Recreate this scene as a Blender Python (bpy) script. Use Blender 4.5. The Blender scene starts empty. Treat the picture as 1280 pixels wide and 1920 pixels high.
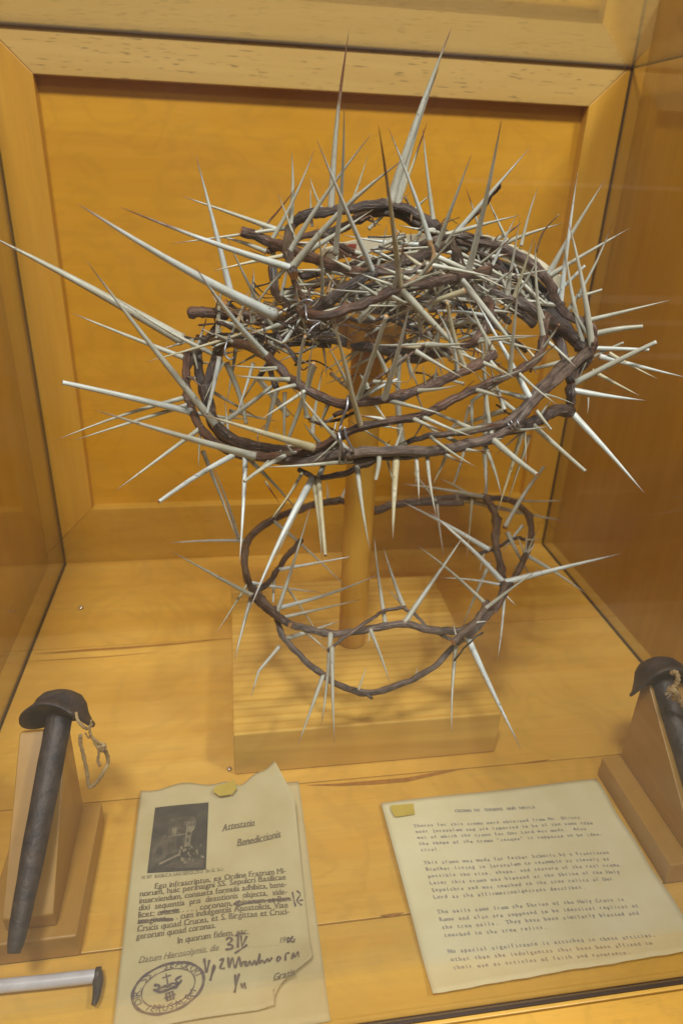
import bpy, bmesh, math, random
import numpy as np
from mathutils import Matrix, Vector
random.seed(7); rng = np.random.default_rng(7)

# ------------------------------------------------------------------ camera
U = 0.45                                    # metres per working unit (eye height above the case floor)
FPX = 1301.3
def unit(v): v = np.array(v, float); return v/np.linalg.norm(v)
AX = {}
AX['Z'] = -unit((529.22-640, 3593.49-960, FPX))
AX['Y'] = unit((421.5-640, 307.8-960, FPX))
AX['X'] = np.cross(AX['Y'], AX['Z'])
sc = bpy.context.scene
cam_d = bpy.data.cameras.new('camera'); cam = bpy.data.objects.new('camera', cam_d)
sc.collection.objects.link(cam); sc.camera = cam
cam_d.sensor_fit = 'VERTICAL'; cam_d.sensor_height = 36; cam_d.sensor_width = 24
cam_d.lens = 36*FPX/1920
cam_d.clip_start = .01; cam_d.clip_end = 50
R = Matrix([[AX[k][0], -AX[k][1], -AX[k][2]] for k in 'XYZ'])
cam.matrix_world = Matrix.Translation((0, 0, U)) @ R.to_4x4()
cam_d.dof.use_dof = True; cam_d.dof.focus_distance = .47; cam_d.dof.aperture_fstop = 7.5

# ------------------------------------------------------------------ world, lamps, exposure
w = bpy.data.worlds.new('World'); sc.world = w; w.use_nodes = True
bg = w.node_tree.nodes['Background']; bg.inputs[0].default_value = (1, .78, .50, 1); bg.inputs[1].default_value = .07
def lamp(name, loc, target, size, power, col):
    d = bpy.data.lights.new(name, 'AREA'); d.shape = 'RECTANGLE'; d.size = size[0]; d.size_y = size[1]
    d.energy = power; d.color = col
    o = bpy.data.objects.new(name, d); sc.collection.objects.link(o)
    o.location = loc; o.rotation_euler = (Vector(target)-Vector(loc)).to_track_quat('-Z', 'Y').to_euler()
    return o
lamp('ceiling_or_fill_lamp', (-.22, -.30, 1.70), (.20, .5, .15), (.30, .16), 30, (1, .985, .94))
lamp('ceiling_or_fill_lamp', (.88, -.22, 1.65), (.20, .5, .15), (.26, .14), 23, (1, .985, .94))
lamp('ceiling_or_fill_lamp', (.2, -1.2, 1.75), (.2, -1.0, -.9), (1.0, .4), 13, (1, .985, .94))  # added lamp over the unseen rug, for glass haze and frontal fill
sc.view_settings.view_transform = 'Standard'; sc.view_settings.look = 'None'
sc.view_settings.exposure = -.20; sc.view_settings.gamma = 1
sc.cycles.max_bounces = 10; sc.cycles.transparent_max_bounces = 16
sc.cycles.sample_clamp_indirect = 4

# ------------------------------------------------------------------ place helpers
CAMP = np.array([0., 0., 0.])
def ray(p):
    r = np.array([p[0]-640., p[1]-960., FPX]); return np.array([r@AX['X'], r@AX['Y'], r@AX['Z']])
def on_floor(p, z=-1): r = ray(p); return r/r[2]*z
def at_y(p, y): r = ray(p); return r/r[1]*y
def W(v): return (v[0]*U, v[1]*U, (v[2]+1)*U)      # working units -> metres, floor at 0
def depth(v): return v@(AX['X']*0+np.array([AX['X'][2], AX['Y'][2], AX['Z'][2]]))

C = sc.collection
def mesh_obj(name, verts, faces, mat, parent=None, smooth=False, attrs=None, mats=None, fm=None):
    me = bpy.data.meshes.new(name); me.from_pydata([tuple(v) for v in verts], [], faces)
    if mats:
        for m in mats: me.materials.append(m)
        if fm: me.polygons.foreach_set('material_index', fm)
    else: me.materials.append(mat)
    if attrs:
        for k, (typ, data) in attrs.items():
            a = me.attributes.new(k, typ, 'POINT')
            a.data.foreach_set('vector' if typ == 'FLOAT_VECTOR' else 'value', np.array(data, float).ravel())
    if smooth: me.polygons.foreach_set('use_smooth', [True]*len(me.polygons))
    me.update()
    o = bpy.data.objects.new(name, me); C.objects.link(o)
    if parent is not None:
        o.parent = parent; o.matrix_parent_inverse = Matrix.Translation(-parent.location)
    return o
def empty(name, loc, label, cat, group=None):
    o = bpy.data.objects.new(name, None); C.objects.link(o); o.location = loc; o.empty_display_size = .02
    o['label'] = label; o['category'] = cat
    if group: o['group'] = group
    return o
def tag(o, label, cat, group=None):
    o['label'] = label; o['category'] = cat
    if group: o['group'] = group
    return o
def bevel(o, wd=.001, seg=2):
    m = o.modifiers.new('bevel', 'BEVEL'); m.width = wd; m.segments = seg; m.limit_method = 'ANGLE'
    return o
def box_vf(x0, x1, y0, y1, z0, z1):
    v = [(x, y, z) for x in (x0, x1) for y in (y0, y1) for z in (z0, z1)]
    f = [(0,1,3,2), (4,6,7,5), (0,4,5,1), (2,3,7,6), (0,2,6,4), (1,5,7,3)]
    return v, f
def box(name, x0, x1, y0, y1, z0, z1, mat, parent=None, bv=.001):
    v, f = box_vf(x0, x1, y0, y1, z0, z1)
    o = mesh_obj(name, [W(p) for p in v], f, mat, parent)
    if bv: bevel(o, bv)
    return o
def prism(name, poly, d, mat, parent=None, bv=.001):
    """poly: working-unit points of one face, d: extrusion vector"""
    n = len(poly); v = [W(np.array(p)) for p in poly]+[W(np.array(p)+np.array(d)) for p in poly]
    f = [tuple(range(n))[::-1], tuple(range(n, 2*n))]+[(i, (i+1) % n, n+(i+1) % n, n+i) for i in range(n)]
    o = mesh_obj(name, v, f, mat, parent)
    bm = bmesh.new(); bm.from_mesh(o.data); bmesh.ops.recalc_face_normals(bm, faces=bm.faces); bm.to_mesh(o.data); bm.free()
    if bv: bevel(o, bv)
    return o

# ------------------------------------------------------------------ materials
def nt(name):
    m = bpy.data.materials.new(name); m.use_nodes = True; t = m.node_tree; t.nodes.clear()
    out = t.nodes.new('ShaderNodeOutputMaterial')
    return m, t, out
def N(t, typ, **kw):
    n = t.nodes.new(typ)
    for k, v in kw.items(): setattr(n, k, v)
    return n
def ramp(t, fac, stops):
    r = N(t, 'ShaderNodeValToRGB'); t.links.new(fac, r.inputs[0]); e = r.color_ramp.elements
    while len(e) < len(stops): e.new(.5)
    for el, (p, c) in zip(e, stops): el.position = p; el.color = (*c, 1)
    return r.outputs[0]
def mix(t, fac, a, b, mode='MIX'):
    m = N(t, 'ShaderNodeMix', data_type='RGBA', blend_type=mode)
    for s, v in ((m.inputs[0], fac), (m.inputs[6], a), (m.inputs[7], b)):
        if isinstance(v, bpy.types.NodeSocket): t.links.new(v, s)
        elif isinstance(v, tuple): s.default_value = (*v, 1)
        else: s.default_value = v
    return m.outputs[2]
def noise(t, vec, scale, detail=4, rough=.55, dist=0):
    n = N(t, 'ShaderNodeTexNoise'); n.inputs['Scale'].default_value = scale; n.inputs['Detail'].default_value = detail
    n.inputs['Roughness'].default_value = rough; n.inputs['Distortion'].default_value = dist
    t.links.new(vec, n.inputs['Vector']); return n.outputs['Fac']
def mapping(t, vec, scale, loc=(0,0,0), rot=(0,0,0)):
    n = N(t, 'ShaderNodeMapping'); n.inputs['Scale'].default_value = scale; n.inputs['Location'].default_value = loc
    n.inputs['Rotation'].default_value = rot
    t.links.new(vec, n.inputs['Vector']); return n.outputs[0]

def wood(name, base, dark, axis, strength=.55, rough=.35, fleck=0., figure=0., seed=0, coat=.25, bands=0.):
    m, t, out = nt(name)
    tc = N(t, 'ShaderNodeTexCoord').outputs['Object']
    loc = (seed*.37, seed*.61, seed*.83)
    long_ = {'x': (1.4, 22, 22), 'y': (22, 1.4, 22), 'z': (22, 22, 1.4)}[axis]
    fine = {'x': (6, 260, 260), 'y': (260, 6, 260), 'z': (260, 260, 6)}[axis]
    v1 = mapping(t, tc, long_, loc); n1 = noise(t, v1, 1.6, 5, .6, .9)
    v2 = mapping(t, tc, fine, loc); n2 = noise(t, v2, 1.2, 3, .6)
    f1 = ramp(t, n1, [(.30, (0, 0, 0)), (.72, (1, 1, 1))])
    col = mix(t, f1, dark, base)
    lo = tuple(c*.72 for c in base)
    f2 = ramp(t, n2, [(.38, (1, 1, 1)), (.60, (0, 0, 0))])
    k = N(t, 'ShaderNodeMath', operation='MULTIPLY'); t.links.new(f2, k.inputs[0]); k.inputs[1].default_value = strength*.45
    col = mix(t, k.outputs[0], col, lo)
    if bands:                                  # dark annual rings seen on the softwood block
        wv = N(t, 'ShaderNodeTexWave', wave_type='BANDS', bands_direction={'x': 'Y', 'y': 'X', 'z': 'X'}[axis])
        wv.inputs['Scale'].default_value = bands; wv.inputs['Distortion'].default_value = 2.2
        wv.inputs['Detail'].default_value = 3; wv.inputs['Detail Scale'].default_value = .9
        t.links.new(mapping(t, tc, {'x': (.16, 1, .8), 'y': (1, .16, .8), 'z': (1, .8, .16)}[axis], loc), wv.inputs['Vector'])
        fb = ramp(t, wv.outputs['Fac'], [(0, (1, 1, 1)), (.22, (.35, .35, .35)), (.6, (0, 0, 0))])
        kb = N(t, 'ShaderNodeMath', operation='MULTIPLY'); t.links.new(fb, kb.inputs[0]); kb.inputs[1].default_value = .62
        col = mix(t, kb.outputs[0], col, dark)
    if figure:
        v4 = mapping(t, tc, (9, 9, 14), loc, (0, .35, 0)); n4 = noise(t, v4, 1.1, 4, .5, 2.2)
        f4 = ramp(t, n4, [(.42, (0, 0, 0)), (.5, (1, 1, 1)), (.56, (0, 0, 0))])
        k4 = N(t, 'ShaderNodeMath', operation='MULTIPLY'); t.links.new(f4, k4.inputs[0]); k4.inputs[1].default_value = figure
        col = mix(t, k4.outputs[0], col, tuple(c*.62 for c in base))
    if fleck:                                  # short dark pores
        fl = {'x': (75, 700, 700), 'y': (700, 75, 700), 'z': (700, 700, 75)}[axis]
        n3 = noise(t, mapping(t, tc, fl, loc), 1.0, 1, .4)
        f3 = ramp(t, n3, [(.66, (0, 0, 0)), (.73, (1, 1, 1))])
        k3 = N(t, 'ShaderNodeMath', operation='MULTIPLY'); t.links.new(f3, k3.inputs[0]); k3.inputs[1].default_value = fleck
        col = mix(t, k3.outputs[0], col, tuple(c*.35 for c in base))
    sm = noise(t, tc, 9, 4, .6)
    b = N(t, 'ShaderNodeBsdfPrincipled'); t.links.new(col, b.inputs['Base Color'])
    rr = N(t, 'ShaderNodeMapRange'); t.links.new(sm, rr.inputs[0]); rr.inputs[3].default_value = rough-.08; rr.inputs[4].default_value = rough+.14
    t.links.new(rr.outputs[0], b.inputs['Roughness'])
    b.inputs['Coat Weight'].default_value = coat; b.inputs['Coat Roughness'].default_value = .22
    bp = N(t, 'ShaderNodeBump'); bp.inputs['Strength'].default_value = .12; bp.inputs['Distance'].default_value = .0006
    t.links.new(n2, bp.inputs['Height']); t.links.new(bp.outputs[0], b.inputs['Normal'])
    t.links.new(b.outputs[0], out.inputs[0])
    return m
WB = (.60, .285, .030)
M = {}
M['panel']  = wood('panel_veneer', (.58, .290, .010), (.50, .230, .006), 'x', .35, .42, 0, .24, 1)
M['railtop'] = wood('beech_rail', (.52, .335, .10), (.45, .27, .07), 'x', .35, .4, .7, 0, 2)
M['rail']   = wood('beech_rail_low', (.58, .32, .035), (.49, .25, .020), 'x', .4, .4, .25, .2, 3)
M['stile']  = wood('beech_stile', (.58, .31, .030), (.48, .225, .014), 'z', .6, .42, .2, 0, 4)
M['wall']   = wood('alcove_wood', (.55, .28, .024), (.42, .19, .010), 'z', .9, .4, 0, 0, 5)
M['floor']  = wood('floor_board', (.72, .435, .085), (.64, .34, .045), 'x', .45, .33, .15, .22, 6)
M['floor2'] = wood('floor_board_b', (.71, .42, .075), (.63, .32, .038), 'x', .45, .33, .15, .28, 9)
M['block']  = wood('pine_block', (.75, .48, .11), (.52, .28, .04), 'x', .6, .42, 0, 0, 7, bands=36)
M['post']   = wood('turned_post', (.68, .39, .055), (.60, .32, .03), 'z', .5, .42, 0, 0, 8)
M['stand']  = wood('stand_wood', (.46, .255, .055), (.38, .19, .032), 'y', .4, .42, 0, .15, 11)
M['head']   = wood('head_block', (.48, .225, .025), (.40, .17, .014), 'x', .5, .5, 0, 0, 12)

def thorn_mat(name, base, warm):
    m, t, out = nt(name)
    bc = N(t, 'ShaderNodeAttribute', attribute_name='bc').outputs['Vector']
    ta = N(t, 'ShaderNodeAttribute', attribute_name='tt').outputs['Fac']
    tip = N(t, 'ShaderNodeAttribute', attribute_name='tb').outputs['Fac']
    tc = N(t, 'ShaderNodeTexCoord').outputs['Object']
    n0 = noise(t, tc, 42, 3, .6)
    col = mix(t, ramp(t, n0, [(.35, (0, 0, 0)), (.65, (1, 1, 1))]), base, warm)
    st = noise(t, mapping(t, bc, (1, 1, .10)), 900, 3, .6)
    col = mix(t, ramp(t, st, [(.45, (0, 0, 0)), (.72, (.55, .55, .55))]), col, tuple(c*.62 for c in warm))
    # dark pocks along some of them
    sp = noise(t, mapping(t, bc, (1, 1, .35)), 1100, 2, .5); gate = noise(t, tc, 23, 2, .5)
    a = ramp(t, sp, [(.63, (0, 0, 0)), (.69, (1, 1, 1))]); g = ramp(t, gate, [(.50, (0, 0, 0)), (.62, (1, 1, 1))])
    mu = N(t, 'ShaderNodeMath', operation='MULTIPLY'); t.links.new(a, mu.inputs[0]); t.links.new(g, mu.inputs[1])
    col = mix(t, mu.outputs[0], col, (.07, .045, .03))
    # brown tips: how brown is stored per thorn
    r1 = N(t, 'ShaderNodeMapRange'); t.links.new(ta, r1.inputs[0]); r1.inputs[1].default_value = .80; r1.inputs[2].default_value = .99
    brn = N(t, 'ShaderNodeMath', operation='MULTIPLY'); t.links.new(r1.outputs[0], brn.inputs[0]); brn.inputs[1].default_value = .85
    col = mix(t, brn.outputs[0], col, (.19, .075, .028))
    sh = N(t, 'ShaderNodeMath', operation='SUBTRACT'); t.links.new(ta, sh.inputs[0]); 
    lim = N(t, 'ShaderNodeMath', operation='SUBTRACT'); lim.inputs[0].default_value = 1; t.links.new(tip, lim.inputs[1])
    t.links.new(lim.outputs[0], sh.inputs[1])
    nn = N(t, 'ShaderNodeMath', operation='MULTIPLY_ADD'); t.links.new(st, nn.inputs[0]); nn.inputs[1].default_value = .5; t.links.new(sh.outputs[0], nn.inputs[2])
    r2 = N(t, 'ShaderNodeMapRange'); t.links.new(nn.outputs[0], r2.inputs[0]); r2.inputs[1].default_value = .25; r2.inputs[2].default_value = .50
    col = mix(t, r2.outputs[0], col, (.15, .055, .022))
    # woody base
    r3 = N(t, 'ShaderNodeMapRange'); t.links.new(ta, r3.inputs[0]); r3.inputs[1].default_value = .03; r3.inputs[2].default_value = 0
    col = mix(t, r3.outputs[0], col, (.22, .12, .05))
    b = N(t, 'ShaderNodeBsdfPrincipled'); t.links.new(col, b.inputs['Base Color'])
    b.inputs['Roughness'].default_value = .36; b.inputs['Specular IOR Level'].default_value = .6
    bp = N(t, 'ShaderNodeBump'); bp.inputs['Strength'].default_value = .35; bp.inputs['Distance'].default_value = .0003
    t.links.new(st, bp.inputs['Height']); t.links.new(bp.outputs[0], b.inputs['Normal'])
    t.links.new(b.outputs[0], out.inputs[0]); return m
TH = [thorn_mat('thorn_grey', (.50, .505, .45), (.42, .40, .31)),
      thorn_mat('thorn_white', (.62, .665, .67), (.54, .56, .52)),
      thorn_mat('thorn_tan', (.56, .52, .38), (.45, .38, .22))]
def bark_mat(name, c1, c2, hi):
    m, t, out = nt(name)
    bc = N(t, 'ShaderNodeAttribute', attribute_name='bc').outputs['Vector']
    st = noise(t, mapping(t, bc, (1, 1, .05)), 760, 5, .65, .5)
    lg = noise(t, bc, 60, 3, .6)
    col = mix(t, ramp(t, st, [(.40, (0, 0, 0)), (.60, (1, 1, 1))]), c1, c2)
    col = mix(t, ramp(t, lg, [(.45, (0, 0, 0)), (.75, (.8, .8, .8))]), col, hi)
    cr = noise(t, mapping(t, bc, (1, 1, .12)), 1000, 2, .6)
    col = mix(t, ramp(t, cr, [(.60, (0, 0, 0)), (.70, (.7, .7, .7))]), col, (.30, .23, .19))
    ra = N(t, 'ShaderNodeAttribute', attribute_name='tt').outputs['Fac']
    b = N(t, 'ShaderNodeBsdfPrincipled'); t.links.new(col, b.inputs['Base Color'])
    b.inputs['Roughness'].default_value = .38; b.inputs['Specular IOR Level'].default_value = .6
    bp = N(t, 'ShaderNodeBump'); bp.inputs['Strength'].default_value = 1; bp.inputs['Distance'].default_value = .0016
    t.links.new(st, bp.inputs['Height']); t.links.new(bp.outputs[0], b.inputs['Normal'])
    t.links.new(b.outputs[0], out.inputs[0]); return m
BK = [bark_mat('bark_dark', (.012, .008, .007), (.062, .036, .028), (.105, .062, .048)),
      bark_mat('bark_red', (.024, .012, .009), (.120, .055, .034), (.18, .088, .055)),
      bark_mat('bark_grey', (.028, .018, .015), (.150, .100, .078), (.22, .155, .125))]
def plain(name, col, rough=.5, metal=0., nscale=0, ncol=None, bump=0., spec=.5):
    m, t, out = nt(name); b = N(t, 'ShaderNodeBsdfPrincipled'); t.links.new(b.outputs[0], out.inputs[0])
    b.inputs['Roughness'].default_value = rough; b.inputs['Metallic'].default_value = metal; b.inputs['Base Color'].default_value = (*col, 1)
    b.inputs['Specular IOR Level'].default_value = spec
    if nscale:
        tc = N(t, 'ShaderNodeTexCoord').outputs['Object']; n = noise(t, tc, nscale, 5, .6)
        t.links.new(mix(t, ramp(t, n, [(.35, (0, 0, 0)), (.68, (1, 1, 1))]), col, ncol or tuple(c*.6 for c in col)), b.inputs['Base Color'])
        if bump:
            bp = N(t, 'ShaderNodeBump'); bp.inputs['Strength'].default_value = bump; bp.inputs['Distance'].default_value = .0008
            t.links.new(noise(t, tc, nscale*2.2, 4, .65), bp.inputs['Height']); t.links.new(bp.outputs[0], b.inputs['Normal'])
    return m
M['cut'] = plain('cut_wood', (.50, .25, .08), .6, 0, 260, (.30, .13, .04), .5)
M['wire'] = plain('tie_wire', (.34, .34, .38), .35, .75)
M['iron'] = plain('wrought_iron', (.026, .023, .028), .5, .25, 110, (.085, .060, .052), 1.)
M['cord'] = plain('cord', (.50, .36, .18), .9, 0, 300, (.34, .22, .10), .8)
M['tape'] = plain('old_tape', (.56, .44, .09), .25, 0, 60, (.47, .35, .06))
M['paper1'] = plain('typed_paper', (.72, .67, .45), .75, 0, 26, (.66, .60, .37), .15)
M['paper2'] = plain('old_paper', (.56, .49, .29), .75, 0, 22, (.48, .40, .21), .2)
M['paper3'] = plain('under_paper', (.58, .48, .27), .75, 0, 22, (.50, .40, .20), .2)
M['ink1'] = plain('typed_ink', (.25, .235, .25), .8, 0, 180, (.37, .35, .32))
M['ink2'] = plain('printed_ink', (.14, .11, .075), .8, 0, 180, (.22, .175, .11))
M['ink3'] = plain('pen_ink', (.10, .07, .07), .7, 0, 160, (.17, .13, .10))
M['ink4'] = plain('stamp_ink', (.075, .055, .085), .8, 0, 200, (.17, .13, .11))
M['print'] = plain('halftone', (.050, .046, .042), .7, 0, 90, (.095, .085, .07))
M['print2'] = plain('halftone_mid', (.14, .12, .09), .7, 0, 140, (.07, .06, .05))
M['print3'] = plain('halftone_light', (.27, .235, .16), .7, 0, 160, (.16, .14, .10))
M['red'] = plain('red_print', (.30, .05, .03), .6)
M['band'] = plain('card_band', (.58, .53, .40), .7, 0, 30, (.50, .44, .31))
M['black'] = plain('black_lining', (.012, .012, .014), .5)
M['white'] = plain('white_plastic', (.60, .60, .66), .35, 0, 60, (.46, .45, .48))
M['brass'] = plain('pin_metal', (.75, .70, .62), .2, .9)
M['seam'] = plain('joint_putty', (.045, .026, .016), .6)
M['stain'] = plain('resin_streak', (.30, .12, .02), .5, 0, 200, (.40, .18, .03))
def glass_mat():
    m, t, out = nt('pane_glass')
    tr = N(t, 'ShaderNodeBsdfTransparent'); tr.inputs[0].default_value = (.985, .99, .98, 1)
    gl = N(t, 'ShaderNodeBsdfGlossy'); gl.inputs['Roughness'].default_value = .015
    fr = N(t, 'ShaderNodeFresnel'); 
    ge = N(t, 'ShaderNodeNewGeometry'); io = N(t, 'ShaderNodeMapRange'); io.inputs[3].default_value = 1.5; io.inputs[4].default_value = 1/1.5
    t.links.new(ge.outputs['Backfacing'], io.inputs[0]); t.links.new(io.outputs[0], fr.inputs['IOR'])   # same reflectance on both faces of the thin pane
    mx = N(t, 'ShaderNodeMixShader'); t.links.new(fr.outputs[0], mx.inputs[0]); t.links.new(tr.outputs[0], mx.inputs[1]); t.links.new(gl.outputs[0], mx.inputs[2])
    df = N(t, 'ShaderNodeBsdfDiffuse'); df.inputs[0].default_value = (.8, .78, .74, 1)
    tc = N(t, 'ShaderNodeTexCoord').outputs['Object']; n = noise(t, tc, 14, 5, .62, 1.5)
    mr = N(t, 'ShaderNodeMapRange'); t.links.new(n, mr.inputs[0]); mr.inputs[1].default_value = .42; mr.inputs[2].default_value = .75; mr.inputs[3].default_value = .004; mr.inputs[4].default_value = .014
    m2 = N(t, 'ShaderNodeMixShader'); t.links.new(mr.outputs[0], m2.inputs[0]); t.links.new(mx.outputs[0], m2.inputs[1]); t.links.new(df.outputs[0], m2.inputs[2])
    t.links.new(m2.outputs[0], out.inputs[0]); return m
M['glass'] = glass_mat()
M['gedge'] = plain('glass_edge', (.035, .045, .028), .25)

# ------------------------------------------------------------------ the alcove and the case
XL, XR, YB, YF, ZT = -.466, .915, 1.738, .500, .228
WL, WR = -.512, .953
def struct(o): o['kind'] = 'structure'; return o
struct(box('wall_left', WL-.06, WL, .10, YB+.08, -1.06, .36, M['wall'], None))
struct(box('wall_right', WR, WR+.06, .10, YB+.08, -1.06, .36, M['wall'], None))

cab = empty('display_case', W((.22, 1.1, -1)), 'varnished wooden cabinet interior with panelled back, boarded floor and glass case', 'display case')
ys = [.425, .487, .640, .905, 1.352, YB+.02]
for i in range(5):
    g = .0012
    b = box('floor_board', WL+.0005, WR-.0005, ys[i]+g, ys[i+1]-g, -1.05, -1.0, M['floor' if i % 2 else 'floor2'], cab, .0004)
box('sub_floor', WL, WR, .425, YB+.02, -1.09, -1.052, M['stand'], cab, 0)
RX0, RX1, RZ0, RZ1 = -.379, .829, -.837, .150       # opening of the frame
D = .030
box('back_panel', RX0-.02, RX1+.02, YB+D, YB+D+.02, RZ0-.02, RZ1+.02, M['panel'], cab, 0)
y = YB
def frame(name, poly, mat): return prism(name, [(px, y, pz) for px, pz in poly], (0, D+.02, 0), mat, cab, .0008)
e = .0008
WX0, WX1 = WL, WR
mt = .30
frame('top_rail', [(RX0, RZ1), (RX1, RZ1), (WX1, RZ1+(WX1-RX1)), (WX1, .60), (WX0, .60), (WX0, RZ1+(RX0-WX0))], M['railtop'])
frame('bottom_rail', [(RX0, RZ0), (WX0, RZ0-(RX0-WX0)), (WX0, -1.0), (WX1, -1.0), (WX1, RZ0-(WX1-RX1)), (RX1, RZ0)], M['rail'])
frame('stile', [(RX0-e, RZ0-e), (RX0-e, RZ1+e), (WX0, RZ1+(RX0-WX0)-2*e), (WX0, RZ0-(RX0-WX0)+2*e)], M['stile'])
frame('stile', [(RX1+e, RZ0-e), (WX1, RZ0-(WX1-RX1)+2*e), (WX1, RZ1+(WX1-RX1)-2*e), (RX1+e, RZ1+e)], M['stile'])
# upper panel of the cabinet back, above the glass
# glass panes: clear faces, dark green polished edges
def pane(x0, x1, y0, y1, z0, z1, thin):
    v, f = box_vf(x0, x1, y0, y1, z0, z1)
    ax = {'x': (0, 1), 'y': (2, 3), 'z': (4, 5)}[thin]
    fm = [0 if i in ax else 1 for i in range(6)]
    return mesh_obj('glass_pane', [W(p) for p in v], f, None, cab, mats=[M['glass'], M['gedge']], fm=fm)
T = .0042
pane(XL-T, XL, YF, YB-.002, -.9995, ZT, 'x')
pane(XR, XR+T, YF, YB-.002, -.9995, ZT, 'x')
pane(XL-T, XR+T, YF-T-.001, YF-.001, -.9995, ZT, 'y')
pane(XL-T, XR+T, YF-T-.001, YB-.002, ZT+.001, ZT+.001+T, 'z')
# dark putty joints where the panes meet wood
s = .0025
box('joint_strip', XL-T-.001, XL+s*.6, YF, YB-.004, -1.0, -.9970, M['seam'], cab, 0)
box('joint_strip', XR-s*.6, XR+T+.001, YF, YB-.004, -1.0, -.9970, M['seam'], cab, 0)
box('joint_strip', XL, XR, YF-T-.003, YF+.001, -1.0, -.9965, M['seam'], cab, 0)
box('joint_strip', XL-T, XL, YB-.006, YB-.0005, -.99, ZT, M['seam'], cab, 0)
box('joint_strip', XR, XR+T, YB-.006, YB-.0005, -.99, ZT, M['seam'], cab, 0)
box('joint_strip', XL-T, XR+T, YB-.006, YB-.0005, ZT+.002, ZT+.008, M['seam'], cab, 0)
# resin streaks along the board joints
def streak(px, wd, z=-.9990):
    pts = [on_floor(p, z) for p in px]; n = len(pts); v = []; f = []
    for i, p in enumerate(pts):
        k = math.sin(math.pi*(i+.12)/(n-1+.24))*wd/2
        v += [W(p+np.array([0, k, 0])), W(p-np.array([0, k, 0]))]
        if i: f.append((2*i-2, 2*i-1, 2*i+1, 2*i))
    o = mesh_obj('resin_streak', v, f, M['stain'], cab); return o
streak([(575,1472),(640,1471),(700,1467),(760,1462),(820,1450),(872,1440)], .010)
streak([(978,1431),(1005,1428),(1030,1424)], .005)
streak([(62,1226),(110,1223),(160,1219),(240,1214),(340,1206),(428,1197)], .008)
streak([(50,1240),(120,1236),(200,1231),(300,1222)], .003)
streak([(712,1717),(735,1716),(757,1711)], .006)
streak([(190,1048),(260,1045),(330,1042)], .003)

# room floor, plus unseen pale rug added for haze mirrored in the front pane
rf = -.90
def slab(name, x0, x1, y0, y1, z0, z1, mat):
    v, f = box_vf(x0, x1, y0, y1, z0, z1); o = mesh_obj(name, v, f, mat); o['kind'] = 'structure'; return o
slab('floor', -3, 3, -4.5, 1.2, rf-.05, rf, plain('room_floor', (.15, .11, .07), .6, 0, 3))
r_ = ray((640, 1165)); yd = 1.35*r_[1]/-r_[2]
slab('veil_rug', -1.5, 1.7, .45-yd, .30, rf+.001, rf+.012, plain('veil_rug_pile', (.80, .68, .50), .9, 0, 2.2, (.46, .38, .26)))

bw = lambda n_, x0, x1, z0, z1, y0, m: slab(n_, x0, x1, -1.62, y0, z0, z1, m)
wallm = plain('far_wall', (.16, .10, .05), .7, 0, 4); bar_mat = plain('reflection_bar_pale', (.75, .68, .55), .5)
bw('wall', .55, 2.8, rf, 1.6, -1.58, wallm)
for z_, h_ in ((.12, .018), (.055, .010), (-.05, .012), (.43, .010)): bw('reflection_bar', .62, 2.8, z_, z_+h_, -1.55, bar_mat)  # unseen pale bars, added for the light streaks mirrored in the glass

# ------------------------------------------------------------------ display stand
st = empty('display_stand', W((.232, 1.18, -1)), 'pale pine block with round wooden post rising into the thorn crown', 'stand')
box('base_block', -.018, .478, .937, 1.432, -.9985, -.902, M['block'], st, .0012)
def lathe(name, cx, cy, prof, mat, parent, n=40):
    v = []; f = []
    for r, z in prof:
        for k in range(n):
            a = 2*math.pi*k/n; v.append(W((cx+r*math.cos(a), cy+r*math.sin(a), z)))
    for i in range(len(prof)-1):
        for k in range(n): f.append((i*n+k, i*n+(k+1) % n, (i+1)*n+(k+1) % n, (i+1)*n+k))
    f.append(tuple(range(n))[::-1]); f.append(tuple(range((len(prof)-1)*n, len(prof)*n)))
    return mesh_obj(name, v, f, mat, parent, True)
lathe('post', .235, 1.185, [(.0275, -.9015), (.0290, -.897), (.0290, -.30), (.0290, -.262)], M['post'], st)
hb = prism('head_block', [(.185, 1.11, -.262), (.285, 1.115, -.262), (.285, 1.25, -.262), (.18, 1.25, -.262)], (0, 0, .05), M['head'], st, .0015)

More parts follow.
